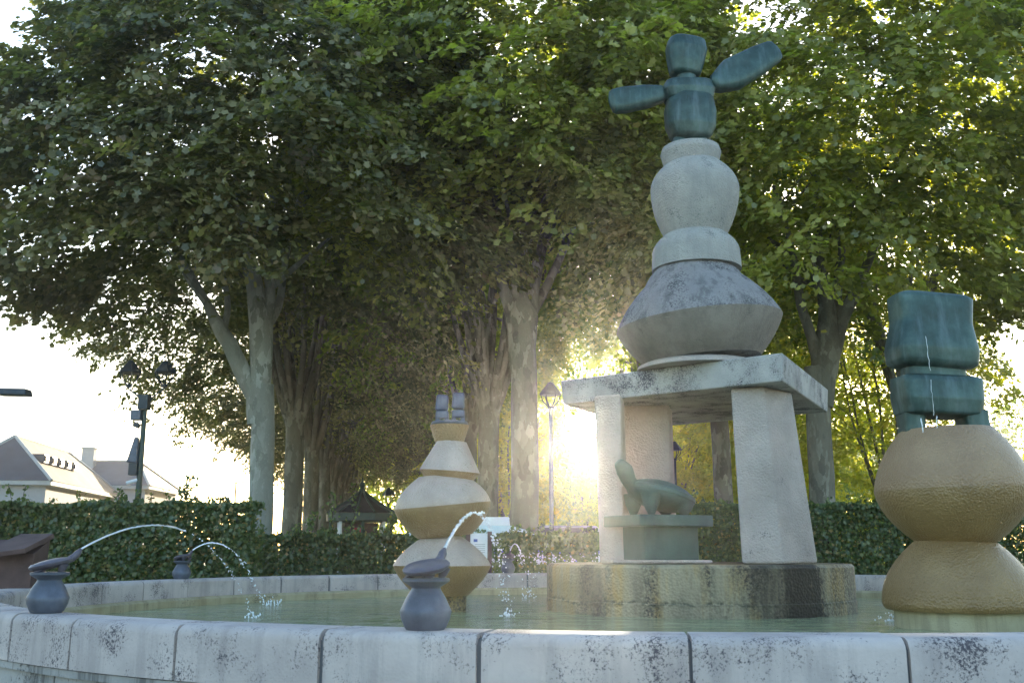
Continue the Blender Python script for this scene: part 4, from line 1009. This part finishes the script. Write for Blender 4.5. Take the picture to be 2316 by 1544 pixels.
# ================================================================== LECTERN
YLc = 10.2
root = empty('information_lectern', (at(20, 1330, YLc).x, YLc, 0), 'brown steel information lectern with a slanted desk at the left border', 'lectern')
bx = root.location
def wp(px, py, Y): return at(px, py, Y) - bx
b = MB(); x0 = wp(-60, 1330, YLc).x; x1 = wp(66, 1330, YLc).x; z1 = at(0, 1246, YLc).z
b.hexa([Vector((x0, 0, 0)), Vector((x1 - .03, 0, 0)), Vector((x1 - .03, .32, 0)), Vector((x0, .32, 0))], [Vector((x0, 0, 1.06)), Vector((x1 + .02, 0, 1.06)), Vector((x1 + .02, .32, 1.2)), Vector((x0, .32, 1.2))]); b.build('stand', M['corten'], root, bevel=.006)
pA = wp(-40, 1266, 9.75); pB = wp(58, 1206, 10.5); pC = wp(126, 1208, 10.75); pD = wp(66, 1250, 10.0)
b = MB(); 
lo = [wp(-60, 1266, 9.9), wp(58, 1250, 10.0), wp(124, 1216, 10.6), wp(50, 1216, 10.6)]
hi = [p + Vector((-.01, -.01, .045)) for p in lo]
b.hexa(lo, hi); b.build('slanted_desk', M['corten'], root, bevel=.005)

# ================================================================== KIOSK, VAN, CAR, SIGN behind the middle hedge
Yk = 31.; kc = at(815, 1246, Yk); kx = (815 - 1158) / F * Yk * CT
kroot = empty('park_kiosk', (kx, Yk, 0), 'round park kiosk with a swept conical dark roof behind the middle hedge', 'kiosk')
ez = at(815, 1160, Yk).z; rk = 75 * metre(ez, Yk); pz = at(815, 1104, Yk).z
b = MB(); pr = [(rk * 1.04, ez)]
for k in range(1, 9):
    t = k / 8; pr.append((rk * 1.02 * (1 - t) ** 1.45 + .02, ez + (pz - ez) * t ** .95))
seg = 12
b.lathe(pr, seg=seg); b.build('roof', M['roofdark'], kroot)
b = MB()
for k in range(seg):
    a = 2 * math.pi * k / seg; b.tube([Vector((r * math.cos(a), r * math.sin(a), z + .02)) for r, z in pr], .03, 5)
b.build('roof_ribs', M['green_iron'], kroot)
b = MB(); b.lathe([(rk * 1.02, ez - .26), (rk * 1.06, ez - .24), (rk * 1.06, ez - .03), (rk * 1.02, ez - .01)], seg=seg); b.build('fascia', M['green_iron'], kroot)
b = MB(); b.lathe([(.05, pz), (.1, pz + .1), (.03, pz + .22), (.01, pz + .35)], seg=8); b.build('finial', M['green_iron'], kroot)
for k in range(8):
    a = 2 * math.pi * k / 8 + .2; b = MB(); b.tube([(rk * .9 * math.cos(a), rk * .9 * math.sin(a), 0), (rk * .9 * math.cos(a), rk * .9 * math.sin(a), ez - .25)], .05, 8); b.build('column', M['white'] if k % 2 else M['green_iron'], kroot)
b = MB(); b.lathe([(rk * .5, 0), (rk * .5, ez - .3)], seg=16); b.build('drum_wall', M['corten'], kroot)
for a in (-1.6,):
    b = MB(); b.box((rk * .55 * math.cos(a), rk * .55 * math.sin(a), ez - .6), (.22, .06, .3), rot3(0, 0, a + math.pi / 2)); b.build('red_panel', M['red'], kroot)

# white van: rear body and bonnet seen over the hedge
Yv = 20.1; vx0 = X_at(1060, Yv); zr = at(1120, 1168, Yv).z; root = empty('white_van', (X_at(1130, Yv), Yv, 0), 'white van parked behind the middle hedge right of the pale column', 'van')
ox = root.location.x
def body_profile(pts, y0, y1, name, material, root, bevel=.05):
    b = MB(); n = len(pts); vs = [(x, y0, z) for x, z in pts] + [(x, y1, z) for x, z in pts]
    fs = [tuple(range(n)), tuple(reversed(range(n, 2 * n)))] + [(i, i + n, (i + 1) % n + n, (i + 1) % n) for i in range(n)]
    b.add(vs, fs); return b.build(name, material, root, bevel=bevel)
xr = X_at(1156, Yv) - ox; xe = X_at(1226, Yv) - ox; xl = vx0 - ox - 1.2; z2 = at(1160, 1188, Yv).z
body_profile([(xl, .45), (xe + .35, .45), (xe + .35, z2 - .55), (xe, z2 - .22), (xe - .25, z2 - .1), (xr, z2), (xr - .9, z2 + .01), (xl, z2)], 0, 1.35, 'body', M['awning'], root)
body_profile([(xl + .05, z2 + .004), (xr - .02, z2 + .004), (xr - .04, zr), (xl + .1, zr)], .1, 1.3, 'high_roof', M['white'], root, .02)
body_profile([(xr + .05, z2 - .1), (xe - .15, z2 - .18), (xe + .05, z2 - .5), (xr + .05, z2 - .5)], -.006, .02, 'side_window', M['darkglass'], root, 0)
for xx in (xl + .7, xe - .25):
    b = MB(); b.lathe([(.30, -.1), (.34, -.08), (.34, .08), (.30, .1)], (xx, .12, .34), 24, rot3(math.pi / 2, 0, 0)); w_ = b.build('wheel', M['iron'], root)
    b = MB(); b.lathe([(.18, -.01), (.16, .03)], (xx, .03, .34), 16, rot3(math.pi / 2, 0, 0)); b.build('rim', M['carpaint'], w_)
Yc = 26.; root = empty('parked_car', (X_at(1285, Yc), Yc, 0), 'silver car roof just showing above the hedge right of the tall street lamp', 'car')
zc = at(1285, 1188, Yc).z; 
body_profile([(-2.1, .35), (2.1, .35), (2.15, .75), (1.2, .95), (.75, zc), (-.7, zc + .01), (-1.4, .95), (-2.15, .85)], 0, 1.7, 'body', M['carpaint'], root, .07)
body_profile([(-1.2, .98), (1.05, .98), (.7, zc - .06), (-.65, zc - .05)], -.01, .03, 'side_window', M['darkglass'], root, 0)
for xx in (-1.3, 1.3):
    b = MB(); b.lathe([(.28, -.1), (.31, -.08), (.31, .08), (.28, .1)], (xx, .1, .31), 24, rot3(math.pi / 2, 0, 0)); b.build('wheel', M['iron'], root)

Ys = 18.3; root = empty('notice_board', (X_at(1083, Ys), Ys, 0), 'white notice board on brown posts before the hedge right of the pale column', 'sign')
zt_, zb_ = at(1083, 1205, Ys).z, at(1083, 1262, Ys).z; w_ = 38 * Ys / F
b = MB(); b.box((0, 0, (zt_ + zb_) / 2), (w_, .03, zt_ - zb_)); b.build('panel', M['white'], root)
for s in (-1, 1):
    b = MB(); b.box((s * (w_ / 2 + .04), 0, (zt_ + .03) / 2), (.075, .075, zt_ + .03)); b.build('post', M['corten'], root)
b = MB(); b.box((-.06, -.018, zt_ - .13), (.07, .004, .05)); b.build('blue_emblem', M['blueprint'], root)
for k in range(5):
    b = MB(); b.box((0.02, -.018, zt_ - .2 - k * .035), (w_ * .6, .004, .007)); b.build('text_line', M['iron'], root)

# ================================================================== HAZE
b = MB(); b.box((6, 66, 8.2), (144, 146, 18.4)); o = b.build('haze', None)
hm = bpy.data.materials.new('haze_air'); hm.use_nodes = True; t = hm.node_tree; t.nodes.clear()
ho = N(t, 'ShaderNodeOutputMaterial'); pv = N(t, 'ShaderNodeVolumePrincipled'); pv.inputs['Density'].default_value = .0010; pv.inputs['Anisotropy'].default_value = .85
pv.inputs['Color'].default_value = (.95, .95, .95, 1); t.links.new(pv.outputs[0], ho.inputs['Volume'])
o.data.materials.append(hm); tag(o, kind='stuff')
